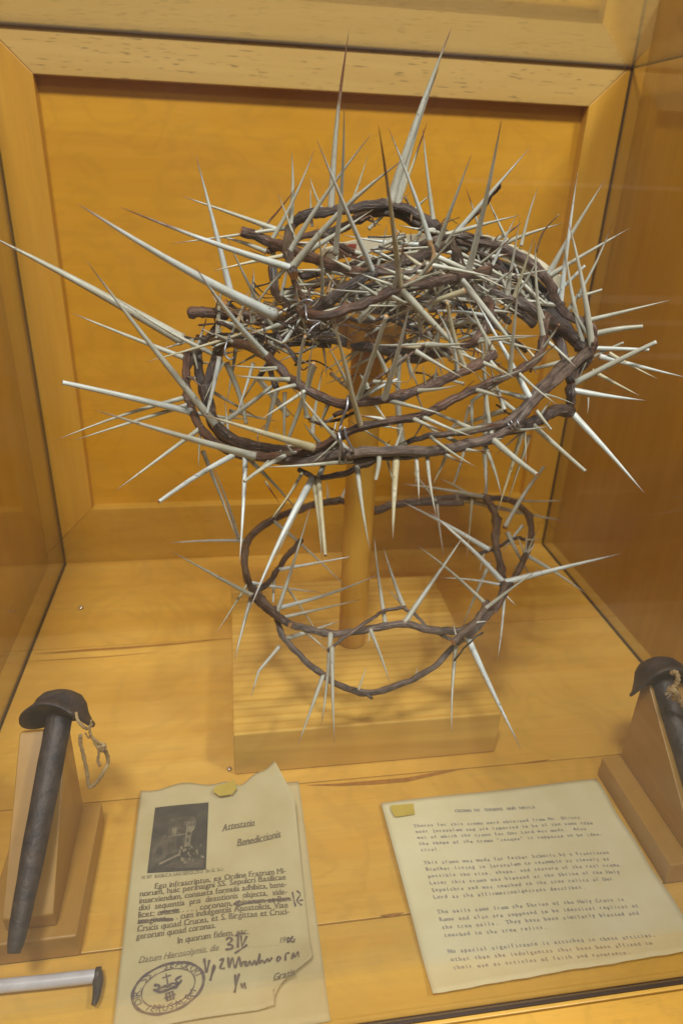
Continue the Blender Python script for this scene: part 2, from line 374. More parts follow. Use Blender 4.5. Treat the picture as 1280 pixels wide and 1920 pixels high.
# ------------------------------------------------------------------ tubes
def frames(P):
    P = np.array(P); n = len(P); T_ = np.gradient(P, axis=0); T_ /= np.linalg.norm(T_, axis=1)[:, None]+1e-12
    up = np.array([0, 0, 1.]) if abs(T_[0][2]) < .9 else np.array([1., 0, 0])
    a = np.cross(T_[0], up); a /= np.linalg.norm(a); A = [a]
    for i in range(1, n):
        a = A[-1]-T_[i]*(A[-1]@T_[i]); a /= np.linalg.norm(a)+1e-12; A.append(a)
    A = np.array(A); return T_, A, np.cross(T_, A)
def tube(name, P, rad, mat, parent, ns=8, tt=None, tb=0, flat=False, cap=None, lump=0., oval=1., ridge=0.):
    P = np.array([W(p) for p in P]); rad = np.array(rad)*U; n = len(P)
    T_, A, B = frames(P); seg = np.r_[0, np.cumsum(np.linalg.norm(np.diff(P, axis=0), axis=1))]
    v = []; bc = []; t_ = []; s0 = random.random()*3
    ph = rng.random((3,))*6.28
    for i in range(n):
        for k in range(ns):
            a = 2*math.pi*k/ns
            r = rad[i]*(1+(lump*(math.sin(seg[i]*420+ph[0]+2*a)+.7*math.sin(seg[i]*911+ph[1]-3*a)+.8*math.sin(3*a+ph[2]))/2.2 if lump else 0))
            if ridge: r *= 1+ridge*(.6*math.sin(4*a+seg[i]*26+ph[1])+.55*math.sin(7*a-seg[i]*34+ph[2]))
            v.append(P[i]+r*(A[i]*math.cos(a)*oval+B[i]*math.sin(a)))
            bc.append((rad[i]*math.cos(a)+s0, rad[i]*math.sin(a), seg[i]+s0)); t_.append(tt[i] if tt is not None else seg[i]/seg[-1])
    f = [(i*ns+k, i*ns+(k+1) % ns, (i+1)*ns+(k+1) % ns, (i+1)*ns+k) for i in range(n-1) for k in range(ns)]
    fm = [0]*len(f)
    f += [tuple(range(ns))[::-1], tuple(range((n-1)*ns, n*ns))]; fm += [1, 1]
    o = mesh_obj(name, v, f, None, parent, mats=[mat, cap or mat], fm=fm,
                 attrs={'bc': ('FLOAT_VECTOR', bc), 'tt': ('FLOAT', t_), 'tb': ('FLOAT', [tb]*len(v))})
    sm = [True]*len(f); sm[-1] = sm[-2] = False; o.data.polygons.foreach_set('use_smooth', sm)
    return o
def spline(P, m=6):
    P = [np.array(p, float) for p in P]; Q = [2*P[0]-P[1]]+P+[2*P[-1]-P[-2]]; out = []
    for i in range(1, len(Q)-2):
        for k in range(m):
            t = k/m; a, b, c, d = Q[i-1:i+3]
            out.append(.5*((2*b)+(-a+c)*t+(2*a-5*b+4*c-d)*t*t+(-a+3*b-3*c+d)*t**3))
    out.append(P[-1]); return out

# dome that the woven crown follows
EC = np.array([.255, 1.175, -.36]); ER = np.array([.335, .335, .300])
def dome(p, side):
    d = ray(p); d /= np.linalg.norm(d); o = -EC/ER; q = d/ER
    a = q@q; b = o@q; c = o@o-1; disc = b*b-a*c
    s_ = math.sqrt(max(disc, 0)); t0 = (-b-s_)/a; t1 = (-b+s_)/a
    return d*(t0+(t1-t0)*side)
def px_r(P, wpx): return wpx/2/FPX*depth(P)

crown = empty('thorn_crown', W((.255, 1.175, -.60)), 'large woven cap shaped crown of brown branches and long pale thorns around the post top', 'crown of thorns')
ring = empty('thorn_crown', W((.255, 1.175, -.80)), 'smaller open ring of thin brown branches with thorns hanging low around the post', 'crown of thorns')

SK = []      # skeleton points for attaching (P, px)
def branch(pts, side, wpx, mat, parent=crown, taper=(1, 1), fn=dome, cap=True, lump=.09):
    """pts: (x, y[, side]); wpx: width"""
    P = [fn((p[0], p[1]), p[2] if len(p) > 2 else side) for p in pts]
    S = spline(P, 7); n = len(S)
    jit = rng.normal(0, .0012, (n, 3)); k = np.array([.25, .5, .25])
    for c_ in range(3): jit[:, c_] = np.convolve(jit[:, c_], k, 'same')
    S = [s_+j for s_, j in zip(S, jit)]
    r = [px_r(S[i], wpx*.90)*(taper[0]+(taper[1]-taper[0])*i/(n-1))*(1+.06*math.sin(i*1.1)) for i in range(n)]
    for s_ in S[::2]: SK.append((s_, parent))
    for _k in range(max(1, n//9)):              # swollen nodes where thorns and shoots leave the wood
        c_ = rng.integers(1, n-1); am = rng.uniform(.10, .30)
        r = [q*(1+am*math.exp(-((i-c_)/.8)**2)) for i, q in enumerate(r)]
    o = tube('branch', S, r, mat, parent, 18, lump=lump*.55, ridge=.085, cap=M['cut'] if cap else mat)
    # leaf-scar knuckles
    return o
B = branch
B([(352,660),(350,700),(354,745),(372,795),(412,836),(470,856),(540,852),(600,838),(660,806),(720,792),(790,778),(850,748),(905,722),(960,700),(1003,675),(1018,640),(1022,590)], .0, 17, BK[1])
B([(400,642,.35),(450,645,.2),(500,668,0),(540,706,0),(590,738,0),(640,756,0),(700,752,0),(770,735,0),(830,712,0),(880,690,0),(926,664,0)], 0, 19, BK[1])
B([(450,852),(560,862),(640,852),(700,846),(790,846),(860,838),(920,822),(962,795),(1000,752),(1050,705),(1103,658)], 0, 21, BK[2])
B([(548,866),(600,862),(650,864),(705,858),(760,856),(830,846),(890,832)], .02, 15, BK[0])
B([(762,830,.05),(810,816,.03),(870,810,0),(930,796,0),(970,775,0),(1015,725,0),(1060,680,0)], 0, 18, BK[2], taper=(.6, 1.1))
B([(560,880,.1),(592,897,.06),(640,888,.05),(690,868,.06),(722,848,.1)], .06, 15, BK[2], taper=(.7, 1))
B([(415,640,.5),(400,690,.35),(388,740,.3),(402,792,.2),(445,828,.12),(505,842,.08),(570,848,.05),(640,838,.05)], .3, 23, BK[0])
B([(370,650,.6),(374,700,.45),(385,750,.35),(400,800,.25),(440,840,.15)], .3, 18, BK[0])
B([(1068,770,.05),(1040,772,.08),(1005,788,.08),(960,806,.06),(905,826,.04)], 0, 24, BK[0], taper=(1.1, .8))
B([(1072,760,.1),(1070,735,.12),(1080,700,.15),(1104,668,.1)], .1, 19, BK[2])
B([(835,448,.6),(880,452,.7),(930,462,.8),(985,486,.8),(1025,520,.6),(1042,560,.4),(1060,588,.4),(1098,606,.4),(1112,635,.3),(1104,668,.1)], .5, 18, BK[1])
B([(354,588,.35),(400,587,.4),(450,588,.4),(520,600,.35),(590,595,.2),(650,575,.1)], .4, 20, BK[1])
B([(585,588,.05),(620,560,.03),(680,520,0),(740,497,0),(790,480,.0),(835,462,.1)], 0, 22, BK[0])
B([(450,432,.7),(500,450,.5),(550,472,.3),(600,490,.2),(650,505,.1),(700,517,.05)], .3, 22, BK[1], taper=(.9, 1))
B([(550,515,.0),(541,470,0),(545,425,0),(575,402,.3),(620,396,.5),(680,388,.5),(730,384,.5),(780,402,.5),(825,432,.4),(852,470,.2),(868,510,.1)], .3, 20, BK[0])
B([(585,442,.8),(640,428,.8),(680,406,.8),(725,396,.8),(780,418,.7),(840,450,.5),(880,470,.5)], .8, 18, BK[0])
B([(560,582,.05),(600,592,.0),(650,580,0),(705,560,0),(750,540,0),(800,532,0),(860,520,0),(915,508,.05)], 0, 20, BK[1])
B([(500,606,.6),(570,612,.6),(640,614,.7),(720,611,.7),(790,603,.7),(850,610,.6),(905,606,.5),(950,580,.5)], .6, 15, BK[0])
B([(430,640,.4),(500,634,.4),(580,628,.35),(650,642,.35),(720,656,.35),(775,670,.3),(850,656,.2)], .3, 21, BK[0])
B([(590,640,.5),(680,628,.45),(750,648,.4),(830,662,.3)], .4, 17, BK[0])
B([(862,655,.15),(890,640,.1),(908,612,.1),(920,580,.1),(905,555,.2)], .1, 19, BK[1])
B([(965,562,.15),(1010,590,.1),(1060,625,.05),(1098,655,.05)], .1, 23, BK[0])
B([(1000,560,.6),(1028,610,.5),(1055,660,.35),(1070,720,.2)], .5, 18, BK[0])
B([(905,465,.7),(950,510,.7),(1000,545,.6),(1040,590,.5),(1085,640,.3)], .6, 20, BK[0])
B([(545,492,.1),(556,540,.1),(584,578,.05)], .1, 12, BK[1])
B([(512,500,.4),(516,545,.35),(545,580,.25),(580,600,.2)], .3, 18, BK[0])
B([(432,580,.5),(402,620,.5),(368,656,.5),(352,690,.3)], .5, 14, BK[1])
B([(500,640,.2),(506,690,.3),(520,730,.3)], .3, 12, BK[0])
B([(806,452,.0),(812,482,-.02),(795,512,-.02),(765,528,-.01)], 0, 12, plain('tan_bark', (.27,.16,.07), .6, 0, 60, (.17,.09,.04), .5), taper=(.8, 1))
B([(700,512,.0),(740,512,-.02),(780,505,-.02),(812,488,0)], 0, 9, BK[2])
B([(640,560,.4),(720,585,.4),(800,560,.3),(880,545,.3),(940,560,.4),(1000,610,.5)], .4, 18, BK[0])
B([(520,560,.6),(600,530,.7),(680,540,.8),(760,520,.8),(860,500,.8),(940,530,.8),(1000,580,.7)], .7, 18, BK[0])
B([(560,520,.5),(620,505,.5),(700,490,.6),(780,470,.6),(840,500,.5),(900,560,.4)], .5, 17, BK[0])
B([(420,570,.7),(470,600,.7),(540,615,.6),(600,600,.5),(700,590,.5)], .6, 17, BK[0])
# inner strands of the cap
for _ in range(15):
    x, y_ = rng.uniform(560, 920), rng.uniform(450, 640); a = random.gauss(.05, .45); L = random.uniform(110, 230)
    s0 = random.uniform(.18, .85); c_ = random.uniform(-34, 10)
    pts = [(x+L*(k-.5)*math.cos(a)+random.uniform(-6, 6), y_+L*(k-.5)*math.sin(a)+c_*math.sin(math.pi*k)+random.uniform(-7, 7), s0+random.uniform(-.06, .06)) for k in (0, .25, .5, .75, 1)]
    B(pts, 0, random.uniform(8, 16), random.choice((BK[0], BK[0], BK[1], BK[2])), taper=(random.uniform(.7, 1), random.uniform(.7, 1)), lump=.14)
for _ in range(7):
    x, y_ = rng.uniform(430, 560), rng.uniform(585, 660); a = random.gauss(.1, .4); L = random.uniform(90, 150); s0 = random.uniform(.1, .7)
    B([(x-L/2*math.cos(a), y_-L/2*math.sin(a), s0), (x, y_+random.uniform(-12, 12), s0), (x+L/2*math.cos(a), y_+L/2*math.sin(a), s0)], 0, random.uniform(8, 14), BK[0], lump=.14)
# thin twigs
B([(812,470,.3),(860,428,.2),(900,395,.1),(930,358,.0),(937,345,0)], .1, 7, BK[1], taper=(1.2, .8), lump=.2)
B([(625,780,0),(665,755,0),(700,715,-.02),(745,682,-.02),(790,650,-.02),(812,640,-.02)], 0, 7, BK[1], taper=(1.4, .5), lump=.2)
B([(330,630,.4),(380,636,.4),(430,636,.4)], .4, 5, BK[0], lump=.2)
B([(345,640,.4),(400,630,.4),(450,628,.4)], .4, 4, BK[0], lump=.2)
B([(590,470,.3),(560,455,.3),(520,452,.3)], .3, 5, BK[1], lump=.2)
B([(930,760,.1),(955,775,.02),(975,782,0)], 0, 4, BK[0])
B([(575,782,0),(600,792,.02),(640,784,.03),(672,770,.02)], 0, 6, BK[1], lump=.2)
B([(440,600,.3),(500,608,.2),(560,600,.2),(600,570,.2)], .3, 5, BK[1], lump=.2)

# ---- ring (lower crown)
ZR = -.68
RC = np.array([.255, 1.175, ZR])
def plane(p, side):
    if side >= .5 and side <= 2: return at_y(p, side)       # explicit distance
    return on_floor(p, ZR+side)
def B2(pts, wpx, mat, **kw): return branch(pts, 0, wpx, mat, ring, fn=plane, **kw)
RA = [(638,938),(595,945),(545,960),(505,978),(470,1005),(457,1040),(466,1088),(492,1125),(518,1153),(546,1170),(583,1181),(625,1188),(660,1185),(700,1178),(756,1170),(812,1181),(857,1183),(897,1168),(925,1140),(943,1105),(942,1085),(935,1050),(928,1010),(930,975),(920,950),(908,930)]
B2(RA, 15, BK[2])
B2([(638,938),(680,950),(705,953),(740,945),(790,938),(860,931),(912,933),(955,938),(985,960),(996,1000),(985,1040),(965,1080),(945,1115),(925,1147)], 12.5, BK[2])
yl = lambda p: float(on_floor(p, ZR)[1])
B2([(930,1135,yl((930,1135))),(890,1180,yl((890,1178))),(855,1207,.93),(815,1248,.91),(760,1280,.90),(690,1299,.90),(640,1286,.905),(600,1262,.91),(560,1226,.93),(532,1195,.95),(519,1160,.98),(515,1140,1.0)], 12.5, BK[2])
B2([(470,1120,-.005),(498,1097,.0),(520,1070,0),(540,1040,0),(564,1014,0)], 12, BK[0])
B2([(462,1080,.01),(478,1122,.008),(512,1152,.008),(545,1172,.004)], 12, BK[0])
B2([(700,960,0),(750,945,.006),(800,944,.006),(868,943,.006)], 12, BK[2])
B2([(612,1222,.0),(645,1196,.01),(690,1165,.02),(715,1147,.02),(748,1139,.02),(775,1150,.01),(805,1180,-.01),(848,1200,-.01)], 7, BK[2])
B2([(848,1205,.012),(870,1185,.014),(895,1160,.014),(912,1128,.01)], 13, BK[2])
B2([(884,1038,0),(903,1036,0),(938,1024,0),(965,1009,0),(985,1012,.01)], 7, BK[0])
B2([(660,1290,.9),(680,1300,.895),(698,1308,.89)], 6, BK[0])
B2([(905,1185,.01),(880,1205,.0),(850,1240,-.05)], 4, BK[0])

# ------------------------------------------------------------------ thorns
KW = .80
def thorn(bx, by, tx, ty, wpx, side=None, mat=None, brown=.06, cut=False, parent=crown, base=None, tipy=None, bend=0., mid=None, lim=.85):
    if base is None:
        if parent is ring:
            cand = [s_ for s_, q in SK if q is ring]
        else: cand = [s_ for s_, q in SK if q is crown]
        if side is None:
            r_ = ray((bx, by)); r_ /= np.linalg.norm(r_)
            best = None
            for s_ in cand:
                t = s_@r_; dd = np.linalg.norm(s_-r_*t)
                k = dd+t*.03
                if best is None or k < best[0]: best = (k, t, dd, s_)
            Pb = best[3].copy() if best[2] < .014 else r_*(best[1]-.004)
            if best[2] > .05: Pb = dome((bx, by), .3) if parent is crown else plane((bx, by), 0)
        else:
            Pb = dome((bx, by), side) if parent is crown else plane((bx, by), side)
            r_ = unit(ray((bx, by))); t_s = Pb@r_; near = [(abs(s_@r_-t_s)+np.linalg.norm(s_-r_*(s_@r_))*2, s_) for s_ in cand if np.linalg.norm(s_-r_*(s_@r_)) < .013]
            if near:
                near.sort(key=lambda q_: q_[0])
                if near[0][0] < .14: Pb = near[0][1].copy()
    else: Pb = base
    cen = EC-np.array([0, 0, .08]) if parent is crown else RC
    n = Pb-cen; n /= np.linalg.norm(n)+1e-9
    d = ray((tx, ty)); d /= np.linalg.norm(d)
    t0 = Pb@d; L = np.linalg.norm(Pb-d*t0)
    # closest approach of the tip's line of sight to the outward normal
    dn = d@n; den = 1-dn*dn
    t = t0 if den < .05 else (Pb@d-(Pb@n)*dn)/den
    m_ = L*lim; t = min(max(t, t0-m_), t0+m_)
    if tipy is not None: t = tipy/d[1]
    Pt = d*t
    for _ in range(40):                          # keep the tip inside the case
        if Pt[2] < -.885 and -.02 < Pt[0] < .48 and .93 < Pt[1] < 1.43 or Pt[2] < -.985 or Pt[1] > 1.70: t *= .985
        elif Pt[1] < .56: t *= 1.01
        else: break
        Pt = d*t
    rb = wpx*KW/2/FPX*depth(Pb); n_ = 9
    ts = np.array([0, .012, .035, .12, .28, .45, .62, .78, .9, .97, 1.]); P = []; r = []
    bd = unit(rng.normal(size=3))*L*(random.uniform(.008, .045)+bend)*random.choice((-1, 1))
    if mid is not None:
        dm = ray(mid); dm /= np.linalg.norm(dm); Pm = dm*((t0+t)/2)
    for x in ts:
        p = Pb+(Pt-Pb)*x
        if mid is not None: p = (Pb+(Pm-Pb)*(x/.45) if x < .45 else Pm+(Pt-Pm)*((x-.45)/.55))
        P.append(p+bd*math.sin(math.pi*x))
        if cut: k = 1-.42*x
        else: k = (1-x)**.80+.03
        if x < .02: k *= (.85 if x == 0 else 1.22)
        r.append(rb*k)
    mt_ = mat if mat is not None else random.choices((0, 1, 2), (.52, .30, .18))[0]
    tt = ts*(.78 if cut else 1)
    nm = 'thorn'
    return tube(nm, P, r, TH[mt_], parent, 8, tt=tt, tb=brown, cap=M['cut'], lump=.05, oval=random.uniform(.8, 1.0))

TL = [ # bx, by, tx, ty, w, opts
(620,388,654,57,16,dict(mat=0,brown=.55)), (733,384,846,52,22,dict(mat=0,brown=.15)), (748,386,823,125,18,dict(mat=0,brown=.1)),
(628,478,645,200,13,dict(side=0,mat=0,brown=.05)), (700,500,593,260,14,dict(mat=1,side=-.02)), (548,480,697,250,14,dict(side=0,mat=0,brown=.1)),
(552,502,757,298,19,dict(side=-.02,mat=0)), (560,480,700,392,15,dict(side=.05,mat=0)), (748,532,709,233,18,dict(side=-.04,mat=2,brown=.45)),
(803,450,728,240,14,dict(side=-.02,mat=1,brown=.2)), (828,420,792,240,12,dict(side=.5,mat=0,brown=.2)), (738,388,801,228,11,dict(side=.4,mat=2,brown=.5)),
(822,468,884,288,14,dict(mat=0)), (868,500,940,222,17,dict(side=-.03,mat=0,brown=.08)), (850,440,992,278,13,dict(side=.4,mat=1)),
(905,452,872,350,8,dict(side=.7,mat=0,brown=.5)), (836,438,975,403,12,dict(side=.3,mat=0)), (1012,538,910,365,13,dict(side=.3,mat=0)),
(976,462,1008,350,9,dict(side=.7,mat=0)), (944,556,974,408,11,dict(side=0,mat=0)), (920,505,968,402,9,dict(side=.2,mat=1)),
(975,552,1001,442,11,dict(side=0,mat=2)), (1012,625,1003,450,13,dict(side=-.02,mat=0)), (1021,520,1135,335,15,dict(mat=0)),
(1050,570,1082,322,13,dict(side=.2,mat=1)), (1106,655,1065,415,17,dict(side=-.03,mat=0)), (1090,655,1057,455,14,dict(side=-.02,mat=0)),
(1035,522,1181,427,13,dict(side=.5,mat=0)), (1040,556,1096,498,11,dict(side=.5,mat=1,cut=True)), (1058,588,1149,415,10,dict(side=.3,mat=0,brown=.3)),
(1082,556,1128,543,9,dict(side=.4,mat=0,cut=True)), (1100,594,1258,562,12,dict(side=.3,mat=0)), (1118,620,1204,612,15,dict(side=.25,mat=0,cut=True)),
(1110,656,1216,656,12,dict(side=.0,mat=1,cut=True)), (1110,672,1168,642,9,dict(side=.1,cut=True)), (1122,668,1290,709,13,dict(side=.0,mat=1)),
(1140,662,1233,711,10,dict(side=0,mat=2)), (1080,732,1230,641,16,dict(side=-.06,mat=0,cut=True)), (1080,737,1210,751,16,dict(side=-.02,mat=1)),
(1108,695,1200,743,11,dict(side=.1,mat=2)), (1076,775,1209,927,17,dict(side=-.01,mat=1,bend=.02)), (998,798,1097,884,14,dict(side=0,mat=0,cut=True)),
(1005,770,1033,806,10,dict(side=-.02,cut=True)), (925,822,1006,890,17,dict(side=-.01,mat=0,cut=True)), (1102,745,1100,778,5,dict(side=.1)),
(352,642,-30,436,27,dict(side=.3,mat=0)), (517,592,148,383,26,dict(side=.05,mat=1)), (542,506,225,388,18,dict(side=-.02,mat=1,brown=.4)),
(434,556,368,293,16,dict(side=.3,mat=1)), (522,432,342,368,13,dict(side=.6,mat=0,brown=.08)), (537,432,320,457,10,dict(side=.0,mat=0,brown=.2)),
(396,792,163,490,19,dict(side=-.02,mat=0)), (508,672,366,500,17,dict(side=0,mat=1)), (414,662,222,562,12,dict(side=.1,mat=0)),
(358,672,133,586,14,dict(side=.3,mat=0,brown=.1)), (352,780,117,717,17,dict(side=0,mat=1,cut=True)), (472,852,182,770,19,dict(side=-.02,mat=0)),
(346,748,106,825,12,dict(side=.3,mat=0)), (350,768,138,826,12,dict(side=.2,mat=0)), (372,805,217,920,13,dict(side=.1,mat=0)),
(444,858,298,941,15,dict(side=0,mat=1,cut=True)), (458,858,449,1058,15,dict(side=-.02,mat=1)), (462,630,272,679,10,dict(side=.3,mat=2)),
(380,845,447,1018,12,dict(side=.6,mat=0)), (382,800,372,880,7,dict(side=.3)), (545,430,547,283,13,dict(side=.2,mat=0)),
(508,440,590,279,11,dict(side=.5,mat=0)), (482,445,560,345,7,dict(side=.6,mat=2,brown=.9)), (512,620,424,443,12,dict(side=0,mat=0)),
(525,481,400,508,11,dict(side=.1,mat=2)), (604,550,594,420,11,dict(side=-.02,mat=0)), (697,528,626,582,15,dict(side=-.02,mat=0,lim=.3)),
(748,545,932,717,19,dict(side=-.04,mat=0,lim=.4)), (872,545,712,602,14,dict(side=-.02,mat=2,lim=.3)), (828,473,958,546,14,dict(side=-.01,mat=0,lim=.4)),
(978,528,910,508,13,dict(side=.3,mat=0,cut=True,lim=.3)), (1048,573,912,552,14,dict(side=0,mat=0,lim=.3)), (871,531,1010,706,17,dict(side=-.02,mat=0,lim=.4)),
(988,740,890,560,16,dict(side=-.01,mat=1,lim=.4)), (858,698,815,575,13,dict(side=0,mat=1,bend=.04)), (872,703,838,566,13,dict(side=0,mat=2,cut=True)),
(952,710,972,525,12,dict(side=-.01,mat=0)), (1000,743,888,722,15,dict(side=-.02,mat=0,lim=.3)), (926,822,909,716,17,dict(side=-.03,mat=0,cut=True)),
(962,715,884,812,11,dict(side=-.02,mat=0,cut=True,mid=(886,757),lim=.2)), (908,850,902,640,13,dict(side=.5,mat=0,cut=True)), (908,840,911,925,13,dict(side=.5,mat=0)),
(725,733,770,562,17,dict(side=-.01,mat=1)), (754,835,749,665,17,dict(side=.3,mat=0,cut=True)), (750,858,736,1012,19,dict(side=0,mat=2,brown=.1)),
(656,745,620,595,15,dict(side=0,mat=0)), (675,786,625,588,15,dict(side=-.01,mat=2)), (665,734,724,592,14,dict(side=0,mat=0,cut=True)),
(652,722,611,640,9,dict(side=0,mat=0)), (568,722,572,630,13,dict(side=.2,mat=0,cut=True)), (570,732,588,680,14,dict(side=.2,mat=0,cut=True)),
(670,749,745,711,11,dict(side=.05,mat=1,cut=True)), (532,718,438,704,13,dict(side=-.01,mat=0)), (590,848,380,777,20,dict(side=-.03,mat=2,lim=.4)),
(400,798,523,714,15,dict(side=.1,mat=0,lim=.3,cut=True)), (650,848,554,731,13,dict(side=-.01,mat=0,lim=.3)), (592,897,634,776,17,dict(side=-.03,mat=0,lim=.3)),
(528,850,458,903,12,dict(side=-.02,mat=0,cut=True)), (672,873,492,876,12,dict(side=0,mat=0,lim=.3)), (412,668,388,776,12,dict(side=0,mat=1,cut=True)),
(420,678,381,755,9,dict(side=.05,mat=0)), (424,680,462,795,15,dict(side=.3,mat=0,bend=.03,cut=True)), (475,680,440,786,9,dict(side=.1,mat=1)),
(527,735,497,815,13,dict(side=.2,mat=0,cut=True)), (534,735,533,818,10,dict(side=.3,mat=0,cut=True)), (588,686,540,824,15,dict(side=.3,mat=0,cut=True)),
(585,815,606,688,11,dict(side=.2,mat=0,brown=.2)), (812,723,821,678,8,dict(side=0)), (800,728,793,684,8,dict(side=0)),
(1082,668,998,692,14,dict(side=0,mat=0,cut=True)), (1000,690,905,738,9,dict(side=0,mat=1)), (784,788,890,820,12,dict(side=-.02,mat=0,lim=.3)),
(700,766,736,804,8,dict(side=0)), (776,860,785,940,13,dict(side=0,mat=0)), (798,858,818,972,13,dict(side=0,mat=0)), (836,848,810,910,11,dict(side=.1,mat=2)),
(870,844,849,910,8,dict(side=.3,mat=0,cut=True)), (900,842,940,932,13,dict(side=.1,mat=0)), (982,802,930,966,14,dict(side=.1,mat=2)),
(992,816,950,945,10,dict(side=.2,mat=2)), (713,864,704,900,14,dict(side=-.01,mat=0,cut=True)), (720,864,742,928,8,dict(side=.1)),
(586,888,468,1143,20,dict(side=-.02,mat=1,lim=.3)), (580,902,513,1054,14,dict(side=.0,mat=2,lim=.3)), (586,892,604,1052,13,dict(side=0,mat=2)),
(596,902,610,1042,14,dict(side=.02,mat=2,cut=True)), (670,886,693,1032,15,dict(side=0,mat=0)), (464,868,562,962,12,dict(side=.2,mat=0)),
(497,902,524,944,6,dict(side=.3,mat=2,brown=.9)), (572,893,506,976,9,dict(side=.2)), (784,865,779,912,9,dict(side=.1,mat=2,brown=.3)),
(360,640,300,655,8,dict(side=.4)), (545,505,585,560,10,dict(side=.1,mat=2)), (560,470,520,360,8,dict(side=.4)), (585,425,582,345,7,dict(side=.5)),
(600,400,580,330,8,dict(side=.6,mat=0)), (690,430,770,360,9,dict(side=.5,mat=0)), (660,400,690,290,9,dict(side=.7)),
(775,385,812,362,8,dict(side=.6,mat=0)), (700,470,760,500,9,dict(side=.1,mat=1)), (780,460,640,440,10,dict(side=.3,mat=1,lim=.4)),
(680,540,640,470,9,dict(side=.2,mat=0)), (635,520,700,480,10,dict(side=.1,mat=0,cut=True)), (760,440,640,500,12,dict(side=.3,mat=0,lim=.4)),
(640,445,610,560,9,dict(side=.2,mat=0)), (860,460,800,520,9,dict(side=.1,mat=0,cut=True)), (830,470,745,525,9,dict(side=0,mat=1,cut=True)),
(1000,545,930,620,9,dict(side=.1,mat=0)), (940,640,1020,660,9,dict(side=.1,mat=0)), (880,640,1010,630,9,dict(side=.1,mat=0)),
(960,560,900,640,9,dict(side=.2,mat=0)), (1010,640,1080,690,11,dict(side=.05,mat=0)), (930,600,860,585,9,dict(side=.2,mat=0)),
(820,700,750,760,9,dict(side=.3,mat=0)), (870,720,800,700,8,dict(side=.2,mat=0)), (960,700,1045,760,10,dict(side=.1,mat=0)),
(930,720,985,690,9,dict(side=.0)), (880,760,860,830,9,dict(side=.2,mat=0)), (800,770,770,830,9,dict(side=.2)), (860,790,820,830,8,dict(side=.3)),
(540,780,470,700,11,dict(side=.4,mat=0)), (430,770,520,790,10,dict(side=.5,mat=0)), (600,800,660,760,9,dict(side=.5)),
(480,720,560,790,10,dict(side=.6,mat=0)), (690,690,610,720,10,dict(side=.8,mat=0)), (620,700,700,770,10,dict(side=.8,mat=0)),
]
for bx, by, tx, ty, wd, o in TL: thorn(bx, by, tx, ty, wd, **o)
TR_ = [
(460,1018,316,1018,9,{}), (472,1118,323,1034,12,dict(mat=0)), (470,1092,405,1188,9,{}), (466,1130,440,1238,11,dict(mat=0)),
(512,981,648,1100,10,dict(mat=0)), (524,1074,672,1041,10,dict(mat=1)), (473,1083,602,1111,10,dict(mat=1)), (527,1133,710,1077,13,dict(mat=1)),
(529,1152,680,1123,10,dict(mat=0)), (521,1147,584,943,13,dict(mat=0)), (521,1080,512,1130,9,dict(cut=True)), (535,1097,608,1208,8,{}),
(560,1178,616,1223,8,{}), (529,1212,638,1163,13,dict(mat=0,side=.95)), (524,1212,470,1308,11,dict(mat=0,mid=(484,1260),side=.95)), (624,1193,602,1360,15,dict(mat=0)),
(625,1215,627,1395,12,dict(mat=0,side=.95)), (600,1272,558,1399,12,dict(mat=0,side=.91)), (688,1176,731,1282,11,dict(mat=0)), (674,1294,687,1250,8,dict(side=.90,mat=2)),
(727,1168,701,1004,13,dict(mat=0)), (755,1142,718,1024,14,dict(mat=0)), (762,1142,726,1104,7,{}), (762,1164,875,996,16,dict(mat=0)),
(919,1042,746,937,14,dict(mat=1)), (940,1091,802,957,16,dict(mat=1)), (905,1136,778,1020,11,dict(mat=0)), (930,1098,821,1083,8,{}),
(918,1054,865,1178,12,dict(mat=0)), (946,1094,1164,1038,17,dict(mat=1)), (908,1138,1012,1065,10,{}), (883,1193,976,1404,16,dict(mat=1,side=.93)),
(853,1208,846,1377,12,dict(mat=0,side=.93)), (945,1116,932,1238,8,{}), (993,1042,1099,1114,11,dict(mat=0)), (950,997,999,1088,12,dict(mat=0)),
(846,938,1060,977,16,dict(mat=0)), (955,937,1057,938,8,{}), (905,925,750,907,11,dict(mat=0)), (880,938,874,1052,8,{}), (823,948,832,1046,7,{}),
(883,931,823,897,7,{}), (979,985,938,1037,9,{}), (981,1035,1010,986,6,dict(mat=2,brown=.4)), (981,1033,969,1004,7,{}), (983,1035,1003,1016,6,{}),
(979,1040,958,1072,6,dict(mat=2)), (980,1036,988,997,6,{}), (852,1196,849,1167,6,{}), (886,1164,914,1165,6,dict(mat=1)), (945,990,1019,875,14,dict(mat=0,cut=True)),
(908,925,911,868,10,dict(mat=0,cut=True)), (640,938,660,890,8,{}), (620,938,612,900,7,{}), (513,975,560,905,9,{}), (448,1012,398,870,10,dict(mat=0,side=0)),
(905,1036,898,1075,6,{}), (820,938,770,880,8,{}), (700,1178,690,1208,6,{}), (775,1274,784,1250,5,{}), (946,1110,968,1136,5,{}), (985,1000,1014,1010,6,dict(mat=2)),
]
for bx, by, tx, ty, wd, o in TR_: thorn(bx, by, tx, ty, wd, parent=ring, **o)
